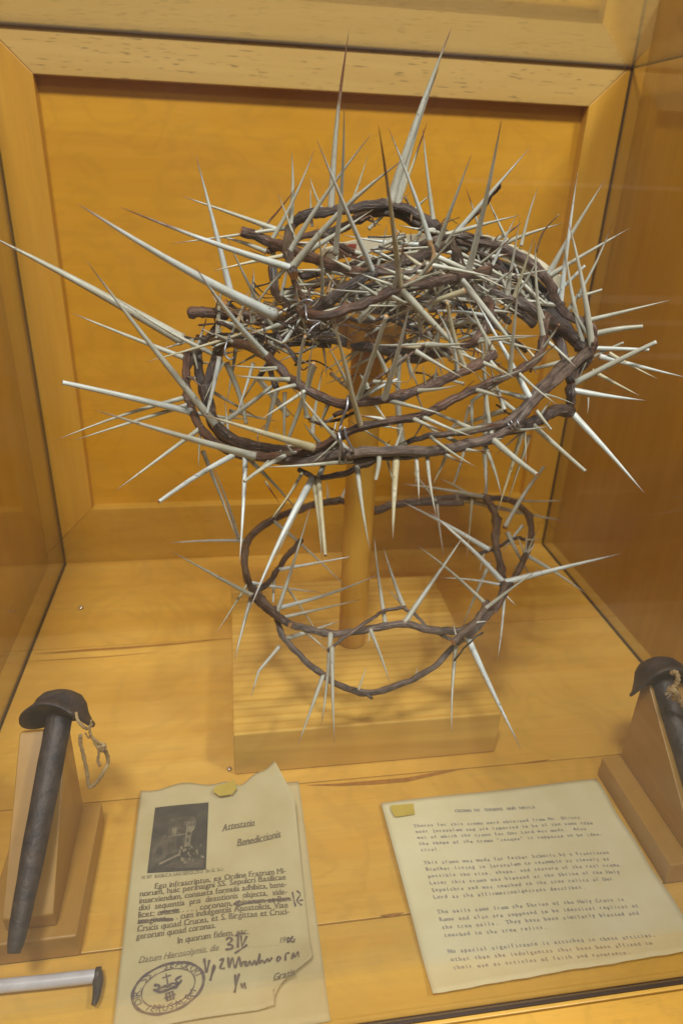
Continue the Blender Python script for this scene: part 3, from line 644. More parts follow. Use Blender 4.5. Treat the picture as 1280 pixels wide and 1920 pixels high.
# short inner thorns all through the weave
cr = [s_ for s_, q in SK if q is crown]
from_px = lambda P: (640+FPX*(P@np.array([AX[k][0] for k in 'XYZ']))/depth(P), 960+FPX*(P@np.array([AX[k][1] for k in 'XYZ']))/depth(P))
cnt = 0; tries = 0
while cnt < 105 and tries < 4000:
    tries += 1
    P = cr[rng.integers(len(cr))]; x, y_ = from_px(P)
    dens = math.exp(-((x-820)/190)**2-((y_-585)/95)**2)
    if random.random() > dens+.04: continue
    a = random.uniform(0, 2*math.pi); L = random.uniform(28, 105)
    tx, ty = x+L*math.cos(a), y_+L*math.sin(a)*.8
    if not (380 < tx < 1090 and 410 < ty < 850): continue
    thorn(x, y_, tx, ty, random.uniform(6, 12), base=P, mat=random.choices((0, 1, 2), (.5, .15, .35))[0],
          brown=random.choice((0, 0, .1, .5)), cut=random.random() < .25, lim=.7)
    cnt += 1

# the many further short thorns of the tangle, beyond the countable ones, joined
base_n = set(bpy.data.objects)
for _ in range(5200):
    P = cr[rng.integers(len(cr))]; x, y_ = from_px(P)
    dens = math.exp(-((x-760)/235)**2-((y_-560)/115)**2)+.35*math.exp(-((x-480)/80)**2-((y_-640)/60)**2)+(.42 if 640 < y_ < 870 else .05)
    if random.random() > dens: continue
    a = random.uniform(0, 2*math.pi); L = random.uniform(35, 140); tx, ty = x+L*math.cos(a), y_+L*math.sin(a)*.8
    if not (370 < tx < 1085 and 400 < ty < 880): continue
    thorn(x, y_, tx, ty, random.uniform(6, 14), base=P, mat=0, brown=random.choice((0, 0, .1, .5)), lim=.7)
    if len(bpy.data.objects)-len(base_n) >= 340: break
extra = [o for o in bpy.data.objects if o not in base_n]; bmj = bmesh.new()
for o in extra: bmj.from_mesh(o.data)
mej = bpy.data.meshes.new('thorn_tangle'); bmj.to_mesh(mej); bmj.free(); mej.materials.append(TH[0]); mej.materials.append(TH[2])
for o in extra: md = o.data; bpy.data.objects.remove(o); bpy.data.meshes.remove(md)
oj = bpy.data.objects.new('thorn_tangle', mej); C.objects.link(oj); oj.parent = crown; oj.matrix_parent_inverse = Matrix.Translation(-crown.location); oj['kind'] = 'stuff'
# dry fibres and twig ends caught in the weave
fib = plain('dry_fibre', (.34, .23, .10), .7, 0, 90, (.15, .08, .035), .4)
for _ in range(150):
    x, y_ = rng.normal(760, 140), rng.normal(560, 65)
    if random.random() < .25: x, y_ = rng.normal(500, 60), rng.normal(600, 30)
    if not (400 < x < 1040): continue
    a = random.gauss(-.1, .6); L = random.uniform(25, 90); s0 = random.uniform(.02, .5); c_ = random.uniform(-16, 16)
    pts = [(x-L/2*math.cos(a), y_-L/2*math.sin(a), s0), (x+c_*math.sin(a), y_-c_*math.cos(a), s0+.02), (x+L/2*math.cos(a), y_+L/2*math.sin(a), s0)]
    S = spline([dome(p, p[2]) for p in pts], 5); r = [px_r(q, random.uniform(2.5, 6)) for q in S]
    tube('twig', S, [r[0]*(1-.6*i/len(S)) for i in range(len(S))], random.choice((fib, BK[0], BK[0], BK[1])), crown, 6, lump=.15)

# ------------------------------------------------------------------ wire ties
def wire(pts, side, wpx=3.2, parent=crown):
    P = [dome((p[0], p[1]), p[2] if len(p) > 2 else side) for p in pts]; S = spline(P, 6)
    return tube('tie_wire', S, [px_r(s_, wpx) for s_ in S], M['wire'], parent, 6)
wire([(652,742,-.02),(650,765,-.03),(640,790,-.03),(637,812,-.03),(641,838,-.03),(652,846,-.01),(646,866,0)], 0, 5)
wire([(645,800,-.03),(650,822,-.03),(662,845,-.02),(655,850,.03),(636,835,.02),(634,812,-.03),(640,798,-.03)], 0, 5)
wire([(634,808,-.03),(638,832,-.04),(636,868,-.01)], 0, 5)
wire([(955,783,-.01),(960,795,-.03),(968,803,-.01),(974,792,.02),(966,783,.0),(972,796,-.03),(974,803,-.01)], 0, 3)
wire([(949,788,-.01),(955,800,-.03),(964,808,0)], 0, 3)
wire([(340,710,-.0),(352,707,-.03),(366,714,-.02),(375,722,-.02),(387,723,0)], 0, 3)
wire([(338,716,.02),(345,722,-.02),(358,712,-.03),(366,708,.02),(350,706,.05)], 0, 3)
wire([(556,574,-.01),(566,565,-.03),(578,562,-.03),(586,566,-.02),(580,572,-.01)], 0, 5)
wire([(564,580,-.02),(572,572,-.03),(574,590,-.03),(578,600,-.02),(600,603,-.02),(588,612,-.03),(578,625,-.03),(576,632,-.02)], 0, 4)
wire([(430,628,-.0),(426,640,-.02),(422,655,-.03),(424,668,-.03),(432,674,-.01),(438,670,0)], 0, 4)
wire([(500,795,.0),(486,808,-.01),(483,822,-.02),(488,836,0)], 0, 2)

# paper band tucked inside the weave
def band(name, pts, side, hpx, mat, parent=None, thick=.002, dz=0.):
    P = spline([dome((p[0], p[1]), p[2] if len(p) > 2 else side)+np.array([0, 0, dz]) for p in pts], 5); v = []; f = []
    for i, p in enumerate(P):
        h = hpx/FPX*depth(p); n = p-EC; n[2] = 0; n = unit(n)
        for dn_, dz_ in ((0, -h/2), (0, h/2), (thick*6, h/2), (thick*6, -h/2)): v.append(W(p+n*dn_+np.array([0, 0, dz_])))
        if i:
            a = 4*(i-1); b = 4*i
            f += [(a+k, a+(k+1) % 4, b+(k+1) % 4, b+k) for k in range(4)]
    f += [(0, 1, 2, 3), tuple(4*(len(P)-1)+k for k in (3, 2, 1, 0))]
    return mesh_obj(name, v, f, mat, parent)
bd = band('card_band', [(612,480,.75),(680,462,.8),(750,455,.85),(830,452,.85),(900,455,.8),(940,470,.75),(990,496,.65),(1036,530,.5)], .8, 26, M['band'])
tag(bd, 'cream card band with red marks tucked inside the back of the thorn cap', 'card band')
for pts in ([(640,470,.74),(655,464,.75),(668,462,.75)], [(664,478,.72),(680,482,.72)], [(966,482,.66),(972,484,.66),(978,488,.66)], [(956,476,.68),(961,478,.68)]):
    band('red_mark', pts, .7, 8, M['red'], bd)
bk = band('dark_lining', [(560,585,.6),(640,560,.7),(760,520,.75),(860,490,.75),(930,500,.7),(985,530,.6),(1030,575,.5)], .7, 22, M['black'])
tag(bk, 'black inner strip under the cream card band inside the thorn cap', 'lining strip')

# ------------------------------------------------------------------ nail stands and nails
def nail_stand(xa, xb, wa, wb, label):
    o = empty('nail_stand', W(((xa+xb)/2, .75, -1)), label, 'stand', 'wooden stands for the nails')
    box('base_plate', xa, xb, .637, .862, -.9985, -.955, M['stand'], o, .0012)
    prism('wedge', [(wa, .860, -.9545), (wa, .860, -.785), (wa, .842, -.772), (wa, .652, -.925), (wa, .655, -.9545)], (wb-wa, 0, 0), M['stand'], o, .0008)
    return o
nail_stand(-.362, -.235, -.330, -.264, 'wooden wedge stand at the lower left beside the printed certificate')
nail_stand(.652, .790, .688, .752, 'wooden wedge stand at the right beside the typed sheet')
def nail(hd, tip, r0, label, oval, sd):
    hd = np.array(hd); tip = np.array(tip); d = unit(tip-hd)
    o = empty('iron_nail', W(hd), label, 'nail', 'large iron nails')
    # square tapered shaft
    P = [hd+(tip-hd)*x for x in (0, .08, .3, .55, .8, .94, 1)]
    R_ = [r0, r0, r0*.96, r0*.88, r0*.74, r0*.62, r0*.42]
    s_ = tube('shaft', spline(P, 3), np.interp(np.linspace(0, 1, 19), np.linspace(0, 1, 7), R_), M['iron'], o, 10, lump=.035)
    # domed head with a thin turned-down brim
    a = unit(np.cross(d, (0, 0, 1.))); b = np.cross(a, d); n = 36; v = []; f = []
    prof = [(.0, -.040), (.016, -.039), (.030, -.033), (.039, -.022), (.044, -.008), (.052, .0), (.058, .006), (.057, .010), (.049, .006), (.040, -.001), (.020, -.004), (0, -.004)]
    q = oval
    for i, (r, h) in enumerate(prof):
        for k in range(n):
            t = 2*math.pi*k/n; wob = 1+.05*math.sin(2*t+sd)+.04*math.sin(3*t+sd*2)
            hh = h+(.012*math.cos(2*t+.4) if r > .045 else 0)
            v.append(W(hd+d*(hh-.004)*q+(a*math.cos(t)+b*math.sin(t))*max(r, .0005)*wob*q))
    for i in range(len(prof)-1):
        for k in range(n): f.append((i*n+k, i*n+(k+1) % n, (i+1)*n+(k+1) % n, (i+1)*n+k))
    mesh_obj('nail_head', v, f, M['iron'], o, True)
    return o
nail((-.268, .838, -.744), (-.298, .595, -.912), .0190, 'dark iron nail with mushroom head leaning on the left wedge stand', .88, .5)
nail((.713, .842, -.768), (.711, .60, -.935), .0200, 'dark iron nail with mushroom head leaning on the right wedge stand', .95, 2.0)
# cords tied under the heads
def cord(name_, pts, wpx, parent, m='cord'):
    P = spline([at_y((p[0], p[1]), p[2]) for p in pts], 6)
    r = [px_r(p, wpx)*(1+.22*math.sin(i*2.1)) for i, p in enumerate(P)]
    return tube(name_, P, r, M[m], parent, 8, lump=.18)
c1 = empty('cord_tie', W(at_y((160,1380), .83)), 'frayed pale cord knotted under the head of the left iron nail', 'cord', 'cords tied to the nails')
cord('strand', [(143,1336,.80),(146,1350,.79),(156,1362,.79),(166,1366,.80),(172,1358,.81)], 6, c1)
cord('strand', [(152,1378,.80),(151,1392,.80),(157,1416,.80),(164,1450,.80),(168,1475,.80),(182,1466,.80),(194,1448,.80),(203,1430,.81),(200,1412,.81),(190,1396,.81)], 7, c1)
cord('strand', [(168,1372,.80),(178,1392,.80),(186,1408,.80),(184,1426,.80),(188,1436,.80)], 5, c1)
cord('knot', [(184,1396,.805),(190,1401,.80),(195,1396,.80),(192,1408,.80)], 8, c1)
cord('strand', [(176,1384,.80),(186,1392,.80),(197,1397,.80),(199,1408,.80)], 4, c1)
cord('frayed_end', [(160,1374,.8),(168,1384,.8),(170,1362,.8),(172,1350,.8)], 3, c1)
c2 = empty('cord_tie', W(at_y((1265,1300), .8)), 'frayed pale cord knotted under the head of the right iron nail', 'cord', 'cords tied to the nails')
cord('strand', [(1258,1262,.78),(1266,1260,.775),(1270,1272,.77),(1266,1284,.77),(1258,1290,.77)], 9, c2)
cord('knot', [(1254,1292,.775),(1262,1294,.765),(1268,1302,.765),(1262,1310,.77)], 11, c2)
cord('strand', [(1262,1300,.765),(1272,1312,.765),(1284,1328,.765),(1294,1345,.765)], 8, c2)
for k in range(6):
    a = random.uniform(2.2, 4.4); cord('frayed_end', [(1260,1300,.765),(1260+7*math.cos(a),1300-7*math.sin(a),.762),(1260+14*math.cos(a),1300-14*math.sin(a)+2,.76)], 1.6, c2)

# white rod at the lower left with its dark hooked end
rod = empty('white_rod', W(on_floor((120,1835), -.99)), 'slim white rod with dark hooked end lying in the lower left corner', 'rod')
P = [on_floor((x, y_), -.985) for x, y_ in ((-60,1858),(0,1849),(90,1840),(160,1832),(186,1829))]
tube('shaft', spline(P, 4), [.0085]*17, M['white'], rod, 14)
P = [on_floor((x, y_), -.985) for x, y_ in ((181,1828),(184,1838),(183,1855),(180,1872),(176,1884))]
tube('hook', spline(P, 4), list(np.linspace(.0085, .0035, 17)), M['iron'], rod, 10)
P = [on_floor((180,1829), -.985), on_floor((189,1828), -.985)]
tube('collar', spline(P, 3), [.0100]*4, M['iron'], rod, 14)
# pin heads on the floor
def pin(px, label, r=.006):
    c = on_floor(px, -.9965); n = 12; v = []; f = []
    for i, (a, h) in enumerate(((1, 0), (.95, .25), (.6, .5), (.15, .6))):
        for k in range(n): t = 2*math.pi*k/n; v.append(W(c+np.array([math.cos(t)*r*a, math.sin(t)*r*a, h*r])))
    for i in range(3):
        for k in range(n): f.append((i*n+k, i*n+(k+1) % n, (i+1)*n+(k+1) % n, (i+1)*n+k))
    f.append(tuple(range(36, 48)))
    tag(mesh_obj('pin_head', v, f, M['brass'], None, True), label, 'pin')
pin((152,1139), 'small shiny pin head set in the floor at the back left corner', .006)
pin((430,1441), 'small shiny pin head at the front left corner of the pine block', .0045)

# ------------------------------------------------------------------ papers and writing
glyphs = {}
def glyph(ch):
    if ch in glyphs: return glyphs[ch]
    cu = bpy.data.curves.new('g', 'FONT'); cu.body = ch; cu.size = 1; cu.resolution_u = 2
    ob = bpy.data.objects.new('g', cu); C.objects.link(ob)
    dg = bpy.context.evaluated_depsgraph_get(); me = bpy.data.meshes.new_from_object(ob.evaluated_get(dg))
    v = [(p.co.x, p.co.y) for p in me.vertices]; f = [tuple(p.vertices) for p in me.polygons]
    bpy.data.objects.remove(ob); bpy.data.curves.remove(cu); bpy.data.meshes.remove(me)
    x0 = min([a for a, b in v], default=0); x1 = max([a for a, b in v], default=.3)
    glyphs[ch] = (v, f, x0, x1); return glyphs[ch]
SERIF = set('hiklmnrfpqIHKMNPFTlxAD1')
def set_text(s, x, y, size, adv=None, shear=0., mono=False, rot=0., jit=0., bold=0., serif=False):
    """2-D glyph polygons; x right, y down in sheet units"""
    V = []; F = []; cx = x; ca, sa = math.cos(rot), math.sin(rot)
    for ch in s:
        if ch == ' ': cx += (adv if mono else size*.30); continue
        v, f, a, b = glyph(ch); wch = (b-a)*size
        off = (adv-wch)/2 if mono else 0; k = min(1, adv*.95/wch) if mono else 1
        if mono: off = (adv-wch*k)/2
        jy = random.gauss(0, jit)
        for rep in range(2 if bold else 1):
            n0 = len(V)
            for p in v:
                gx = (p[0]-a)*size*k+off+rep*bold; gy = p[1]*size+jy
                gx += shear*p[1]*size
                X_, Y_ = cx-x+gx, gy
                V.append((x+X_*ca+Y_*sa, y+X_*-sa*-1*0-(Y_*ca)+X_*(-sa)))
            F += [tuple(i+n0 for i in q) for q in f]
        if serif and ch.isalpha():
            n0 = len(V); sw = size*.035
            for (u0, u1) in ((cx+off-sw*.8, cx+off+wch*k*.28), (cx+off+wch*k*.72, cx+off+wch*k+sw*.8)):
                n0 = len(V)
                for gx, gy in ((u0-x, 0), (u1-x, 0), (u1-x, sw*1.3), (u0-x, sw*1.3)):
                    gy += jy; V.append((x+gx*ca+gy*sa, y-gy*ca-gx*sa))
                F.append((n0, n0+1, n0+2, n0+3))
        cx += adv if mono else wch+size*.085
    return V, F
def stroke(pts, wd, smooth=True):
    P = [np.array(p, float) for p in pts]; P = spline(P, 5) if smooth and len(P) > 2 else P
    V = []; F = []
    for i, p in enumerate(P):
        t = (P[min(i+1, len(P)-1)]-P[max(i-1, 0)]); t /= np.linalg.norm(t)+1e-9; n = np.array([-t[1], t[0]])*wd/2*(1+.35*math.sin(i*.9))
        V += [tuple(p+n), tuple(p-n)]
        if i: F.append((2*i-2, 2*i, 2*i+1, 2*i-1))
    return V, F
class Sheet:
    def __init__(s, origin, udir, w_, h_, z0, hfun, mat, name, label, outline=None, res=(40, 34)):
        s.o = np.array(origin, float); s.u = unit(udir); s.v = np.array([s.u[1], -s.u[0]]); s.w = w_; s.h = h_; s.z0 = z0; s.hf = hfun
        nx, ny = res; V = []; F = []
        for j in range(ny+1):
            for i in range(nx+1):
                a, b = i/nx, j/ny
                if outline: a_, b_ = outline(a, b)
                else: a_, b_ = a, b
                V.append(s.at(a_*w_, b_*h_))
        for j in range(ny):
            for i in range(nx):
                k = j*(nx+1)+i; F.append((k, k+nx+1, k+nx+2, k+1))
        s.ob = mesh_obj(name, V, F, mat, None, True)
        so = s.ob.modifiers.new('thickness', 'SOLIDIFY'); so.thickness = .00022; so.offset = -1
        tag(s.ob, label, 'paper')
    def at(s, a, b, lift=0.):
        p = s.o+s.u*a+s.v*b; z = s.z0+s.hf(a/s.w, b/s.h)+lift
        return W((p[0], p[1], z))
    def put(s, name, VF, mat, lift=.0011):
        V, F = VF
        if not V: return
        return mesh_obj(name, [s.at(a, b, lift) for a, b in V], F, mat, s.ob)
def wav(a, b): return .0015*math.sin(3.1*a+1)*math.sin(4.2*b+.4)+.0012*math.sin(9*a+4*b)

# typed sheet
def edge1(a, b):
    if b > .9: b += .004*math.sin(a*23)*(b-.9)*4+.003*math.sin(a*61)*(b-.9)*4
    if a > .9: a += .006*math.sin(b*19)*(a-.9)*6
    return a, b
typed = Sheet((.2335, .838), (.413, .0085), .408, .318, -.9945, lambda a, b: .0025+wav(a, b)+.006*max(0, (b-.85)/.15)**2, M['paper1'], 'typed_sheet',
              'typewritten cream sheet lying flat at the lower right under the glass', edge1)
LINES = ['', 'Thorns for this crown were obtained from Mt. Olivet', 'near Jerusalem and are reported to be of the same type',
 'out of which the crown for Our Lord was made.  Also', 'the shape of the crown "casque" is supposed to be iden-', 'tical.', '',
 'This crown was made for Father Schmitz by a Franciscan', 'Brother living in Jerusalem to resemble as closely as',
 'possible the size, shape, and texture of the real crown.', 'Later this crown was blessed at the Shrine of the Holy',
 'Sepulchre and was touched to the true relics of Our', 'Lord as the affirmation/decrees describes.', '',
 'The nails came from the Shrine of the Holy Cross in', 'Rome and also are supposed to be identical replicas of',
 'the true nails.  They have been similarly blessed and', 'touched to the true relics.', '',
 'No special significance is attached to these articles,', 'other than the indulgences that have been affixed to', 'their use as articles of faith and reverence.']
def local(sh, px):
    p = on_floor(px, sh.z0+.003)[:2]-sh.o; return p@sh.u, p@sh.v
l0 = local(typed, (775,1553)); l1 = local(typed, (849,1817)); r0 = local(typed, (1104,1528)); 
pitch = (l1[1]-l0[1])/20; ang = math.atan2(-(r0[1]-l0[1]), r0[0]-l0[0]) if False else math.atan2(l0[1]-local(typed, (1104,1535))[1], r0[0]-l0[0])
adv = (local(typed, (1104,1530))[0]-l0[0])/54
t0_ = local(typed, (853,1524))
typed.put('title_text', set_text('CROWN OF THORNS AND NAILS', t0_[0], t0_[1], pitch*.72, adv, mono=True, rot=ang, jit=.0003, serif=True, bold=.0007), M['ink1'])
for i, ln in enumerate(LINES):
    if not ln: continue
    x_ = l0[0]+(l1[0]-l0[0])*(i-1)/20; y_ = l0[1]+pitch*(i-1)
    typed.put('text_line', set_text(ln, x_, y_, pitch*.72, adv, mono=True, rot=ang, jit=.0003, serif=True, bold=.0006), M['ink1'])
def tape(sh, poly, lift, label):
    n = len(poly); v = [sh.at(a, b, lift) for a, b in poly]+[sh.at(a, b, lift+.0006) for a, b in poly]
    f = [tuple(range(n)), tuple(range(n, 2*n))[::-1]]+[(i, (i+1) % n, n+(i+1) % n, n+i) for i in range(n)]
    tag(mesh_obj('tape_piece', v, f, M['tape']), label, 'tape')
p_ = [local(typed, q) for q in ((731,1514),(774,1511),(777,1531),(752,1535),(740,1536),(733,1525))]
tape(typed, p_, .004, 'yellowed tape piece on the top left corner of the typed sheet')

# certificate: under sheet, then the printed one curling up at the right
under = Sheet((-.172, .905), (1, .010), .268, .40, -.9985, lambda a, b: .001+wav(a, b)*.3+.010*max(0, b-.85), M['paper3'], 'backing_sheet',
              'paler blank sheet showing under the lower right corner of the certificate')
def ec(a, b):
    if b < .12:                                  # ragged top with a notch by the tape
        k = (1-b/.12)
        b += k*(.012*math.sin(a*17)+.06*math.exp(-((a-.66)/.07)**2))
    if b < .2 and a > .8: a -= .10*(1-b/.2)*(a-.8)/.2
    if a > .78 and b > .86: q = (a-.78)/.22*(b-.86)/.14; a -= .22*q; b -= .05*q
    return a, b
def lift_c(a, b):
    a = min(max(a, 0), 1.1); b = min(max(b, 0), 1.1)
    r = .052*max(0, (a-.45)/.55)**2.0*max(0, 1-b/.75)**1.6
    q = .028*max(0, (a-.70)/.30)*max(0, (b-.78)/.22)
    bulge = .010*math.exp(-((a-.60)/.10)**2-((b-.25)/.12)**2)
    return .004+wav(a, b)+r+q+.4*bulge+.004*math.sin(a*math.pi)
cert = Sheet((-.181, .912), (1, .012), .262, .385, -.9945, lift_c, M['paper2'], 'certificate',
             'old printed certificate with church picture and oval stamp, its top right corner curling up', ec, (60, 60))
def cl(px): return local(cert, px)
def clz(px, dz=.012):
    p = on_floor(px, cert.z0+dz)[:2]-cert.o; return np.array([p@cert.u, p@cert.v])
# picture
q = [clz(p) for p in ((291,1512),(391,1502),(386,1628),(276,1634))]
def quadmap(s_, t_): return tuple((q[0]*(1-s_)+q[1]*s_)*(1-t_)+(q[3]*(1-s_)+q[2]*s_)*t_)
def qpoly(pts, name, m, lift): cert.put(name, ([quadmap(*p) for p in pts], [tuple(range(len(pts)))]), M[m], lift)
def qgrid(name, m, lift, n=10):
    V = [quadmap(i/n, j/n) for j in range(n+1) for i in range(n+1)]; F = [(j*(n+1)+i, j*(n+1)+i+1, (j+1)*(n+1)+i+1, (j+1)*(n+1)+i) for j in range(n) for i in range(n)]
    cert.put(name, (V, F), M[m], lift)
qgrid('picture', 'print', .0014)
L2 = .0022; L3 = .0030
qpoly([(.30,.22),(.62,.20),(.62,.70),(.28,.78)], 'picture_wall', 'print2', L2)
qpoly([(.02,.55),(.28,.45),(.30,.80),(.05,.95)], 'picture_wall', 'print2', L2)
qpoly([(.62,.28),(.78,.28),(.77,.42),(.72,.44),(.70,.66),(.60,.68)], 'picture_tower', 'print3', L3)
qpoly([(.36,.38),(.44,.36),(.44,.48),(.36,.50)], 'picture_window', 'print3', L3)
qpoly([(.46,.52),(.56,.51),(.56,.64),(.46,.66)], 'picture_window', 'print', L3)
qpoly([(.18,.88),(.52,.76),(.53,.79),(.19,.91)], 'picture_steps', 'print3', L3)
qpoly([(.20,.95),(.60,.82),(.95,.86),(.95,.98)], 'picture_ground', 'print2', L2)
qpoly([(.62,.30),(.64,.24),(.70,.21),(.76,.24),(.78,.30)], 'picture_dome', 'print2', L3)
for (a_, b_) in ((.655,.32),(.70,.32),(.745,.32),(.655,.46),(.69,.46),(.655,.56),(.40,.60),(.34,.60),(.30,.30),(.38,.28),(.50,.40),(.54,.30)):
    qpoly([(a_-.012, b_),(a_+.012, b_-.002),(a_+.012, b_+.045),(a_-.012, b_+.05)], 'picture_window', 'print', L3+.0007)
qpoly([(.60,.445),(.74,.435),(.74,.450),(.60,.462)], 'picture_ledge', 'print3', L3+.0004)
qpoly([(.30,.50),(.60,.47),(.60,.485),(.30,.515)], 'picture_ledge', 'print3', L3)
qpoly([(.10,.75),(.12,.66),(.17,.63),(.22,.66),(.23,.76)], 'picture_arch', 'print', L3)
for k in range(26):
    a_, b_ = random.uniform(.50, .95), random.uniform(.66, .90); r_ = random.uniform(.010, .022)
    qpoly([(a_-r_, b_-r_*1.2), (a_+r_, b_-r_), (a_+r_*.8, b_+r_*1.4), (a_-r_, b_+r_)], 'picture_figure', 'print3', L3+.0006)
def line_at(s, pL, pR, size, mat='ink2', shear=0., bold=0., dz=.008, name='text_line', lift=.0013):
    a = clz(pL, dz); b = clz(pR, dz); d = b-a; Lw = np.linalg.norm(d); rot = math.atan2(-d[1], d[0])
    V, F = set_text(s, 0, 0, 1., serif=True, shear=shear); wd = max(v[0] for v in V)
    sx = Lw/wd; ca, sa = math.cos(rot), math.sin(rot); out = []
    for rep in range(2 if bold else 1):
        for x, y_ in V:
            X_ = x*sx+rep*bold; Y_ = -y_*size; out.append((a[0]+X_*ca+Y_*-(-sa)*-1*-1*0+0*Y_, a[1]-X_*sa-Y_*ca*1))
    FF = list(F)+([tuple(i+len(V) for i in f) for f in F] if bold else [])
    cert.put(name, (out, FF), M[mat], lift)
S_ = .0128
line_at('Attestatio', (416,1553), (477,1545), .0185, 'ink2', .25, .0008, dz=.02)
line_at('Benedictionis', (444,1580), (526,1566), .0185, 'ink2', .25, .0008, dz=.022)
line_at('N. 107  BASILICA SAN SEPOLCRO  (In SS. Sc.)', (266,1648), (418,1634), .008)
rows = [('Ego infrascriptus, ex Ordine Fratrum Mi-', (290,1666), (536,1639)), ('norum, huic perinsigni SS. Sepulcri Basilicae', (262,1680), (536,1650)),
 ('inserviendum, consueta formula adhibita, bene-', (261,1693), (537,1663)), ('dixi  sequentia  pro  devotionis  objecta,  vide-', (260,1706), (538,1676)),
 ('licet: cruces . . . . coronam, spinarum et Ben.', (259,1719), (546,1688)), ('imagines . . . cum indulgentiis Apostolicis, Viae', (258,1731), (540,1700)),
 ('Crucis quoad Cruces, et S. Birgittae et Cruci-', (257,1745), (542,1712)), ('gerorum quoad coronas.', (255,1759), (404,1741)),
 ('In quorum fidem, etc.', (333,1768), (466,1752))]
for s_, a_, b_ in rows: line_at(s_, a_, b_, S_, bold=.0005)
line_at('Datum Hierosolymis, die', (260,1803), (411,1783), .0125, 'ink2', .3)
line_at('. . . . . . . . . . . . . . . . . .', (415,1783), (522,1772), .008)
line_at('19', (525,1767), (537,1765), .012, 'ink2', .2)
line_at('Gratis', (512,1843), (553,1836), .0145, 'ink2', .25, .0009)
def pen(pts, wd=.0022, m='ink3', dz=.006, sm=True, lift=.0018): cert.put('pen_stroke', stroke([clz(p, dz) for p in pts], wd, sm), M[m], lift)
pen([(424,1766),(431,1761),(435,1767),(428,1774),(436,1776),(434,1783),(424,1784),(438,1781)], .0026)
pen([(441,1759),(449,1754),(460,1753)], .0022); pen([(447,1757),(446,1780)], .0028, sm=False); pen([(452,1757),(454,1778),(463,1758)], .0028, sm=False)
pen([(440,1791),(452,1783),(464,1774)], .0024); pen([(540,1757),(539,1768),(545,1762),(541,1758)], .0022); pen([(549,1755),(545,1764),(551,1766),(552,1760)], .0022)
pen([(259,1729),(280,1726),(325,1725)], .0035); pen([(300,1712),(318,1709),(334,1708)], .0032); pen([(438,1700),(450,1693),(446,1702),(470,1695),(500,1691),(545,1686)], .0028)
pen([(548,1674),(551,1688),(554,1700)], .0018, 'ink4'); pen([(556,1672),(563,1678),(557,1690),(566,1698)], .0018, 'ink4'); pen([(561,1690),(568,1688)], .0018, 'ink4')
# signature
pen([(383,1800),(385,1812),(388,1826),(393,1803)], .0030); pen([(402,1812),(397,1830),(395,1842),(401,1822),(405,1815)], .0026)
pen([(412,1804),(420,1802),(413,1818),(422,1819)], .0026)
pen([(428,1798),(430,1818),(436,1799),(441,1818),(448,1797),(452,1815),(456,1807),(462,1806),(459,1813),(465,1812),(468,1805),(472,1812),(478,1803),(481,1811),(487,1790),(486,1809),(492,1803),(496,1808),(501,1800),(505,1806),(510,1798)], .0024)
pen([(519,1802),(522,1796),(526,1801),(521,1806),(518,1801)], .0022); pen([(535,1806),(536,1792),(543,1790)], .0022); pen([(547,1804),(550,1790),(553,1800),(558,1789),(560,1801)], .0022)
pen([(441,1830),(442,1852),(440,1864),(447,1834),(449,1828)], .0026); pen([(452,1846),(455,1855),(459,1846),(461,1856)], .0022)
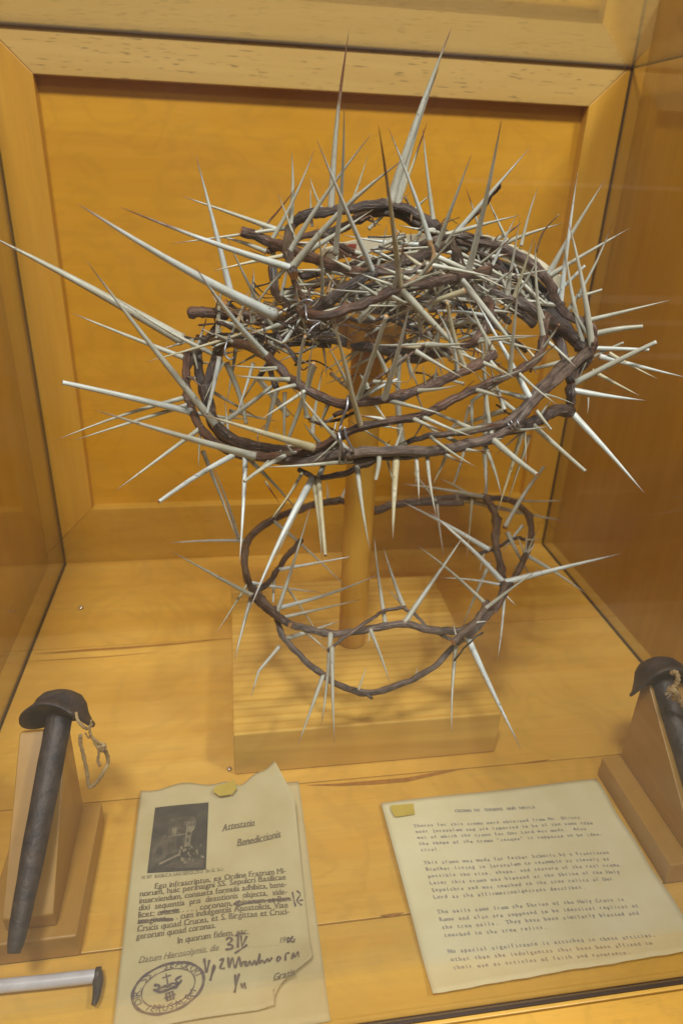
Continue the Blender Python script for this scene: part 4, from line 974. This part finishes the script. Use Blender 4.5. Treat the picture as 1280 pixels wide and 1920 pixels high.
# oval stamp
sc0 = clz((316,1852), .006); ax1 = clz((381,1833), .006)-sc0; ax2 = clz((309,1810), .006)-sc0
ax1 = ax1*1.0; ax2 = ax2*1.0
def oval(k, wd):
    n = 64; pts = [sc0+(ax1*math.cos(t)+ax2*math.sin(t))*k for t in np.linspace(0, 2*math.pi, n+1)]
    cert.put('stamp_ring', stroke(pts, wd, False), M['ink4'], .0016)
oval(1.03, .0022); oval(.985, .0012); oval(.76, .0013)
def arc_text(s, t0, t1, up=True):
    for i, ch in enumerate(s):
        if ch == ' ': continue
        t = t0+(t1-t0)*i/(len(s)-1); c = sc0+(ax1*math.cos(t)+ax2*math.sin(t))*(.80 if up else .93)
        rad = (ax1*math.cos(t)+ax2*math.sin(t)); rad /= np.linalg.norm(rad)
        yv = rad if up else -rad; xv = np.array([-yv[1], yv[0]])
        v, f, a, b = glyph(ch); sz = .0125
        V = [tuple(c+xv*(p[0]-(a+b)/2)*sz+yv*p[1]*sz) for p in v]
        cert.put('stamp_letter', (V, f), M['ink4'], .0016)
arc_text('DIR. SS. SEPULCRI', math.radians(192), math.radians(8))
arc_text('IERUSALEM', math.radians(222), math.radians(318), False)
def sp(x, y_): return sc0+ax1*x+ax2*y_
def stamp_line(pts, wd=.0018, sm=True): cert.put('stamp_mark', stroke([sp(*p) for p in pts], wd, sm), M['ink4'], .0017)
stamp_line([(0,.62),(0,.05)], .0016, False); stamp_line([(-.13,.48),(.13,.48)], .0016, False)
stamp_line([(-.38,.30),(-.22,.18),(-.30,.05),(-.10,.10),(0,.02),(.12,.12),(.28,.02),(.24,.22),(.42,.30)], .0030)
stamp_line([(-.42,.12),(-.25,-.04),(-.08,-.08),(.10,-.06),(.28,-.02),(.40,.14)], .0026)
stamp_line([(-.34,.0),(-.2,-.12),(0,-.1),(.2,-.12),(.3,0)], .002)
stamp_line([(-.16,-.38),(.16,-.38)], .002, False); stamp_line([(0,-.22),(0,-.54)], .002, False)
for a_, b_ in ((-.09,-.30),(.09,-.30),(-.09,-.46),(.09,-.46)): stamp_line([(a_-.03,b_),(a_+.03,b_)], .0022, False)
stamp_line([(-.12,-.22),(.12,-.22)], .0012, False); stamp_line([(-.12,-.54),(.12,-.54)], .0012, False)
p_ = [clz(v_, .008) for v_ in ((404,1482),(430,1476),(441,1473),(444,1490),(436,1500),(412,1501),(400,1492))]
tape(cert, p_, .010, 'yellowed tape piece holding the top edge of the printed certificate')
p_ = [clz(v_, .008) for v_ in ((402,1502),(424,1503),(428,1510),(408,1511))]
cert.put('glue_stain', ([tuple(x) for x in p_], [(0, 1, 2, 3)]), plain('glue_stain', (.30, .17, .04), .4), .0014) if False else None
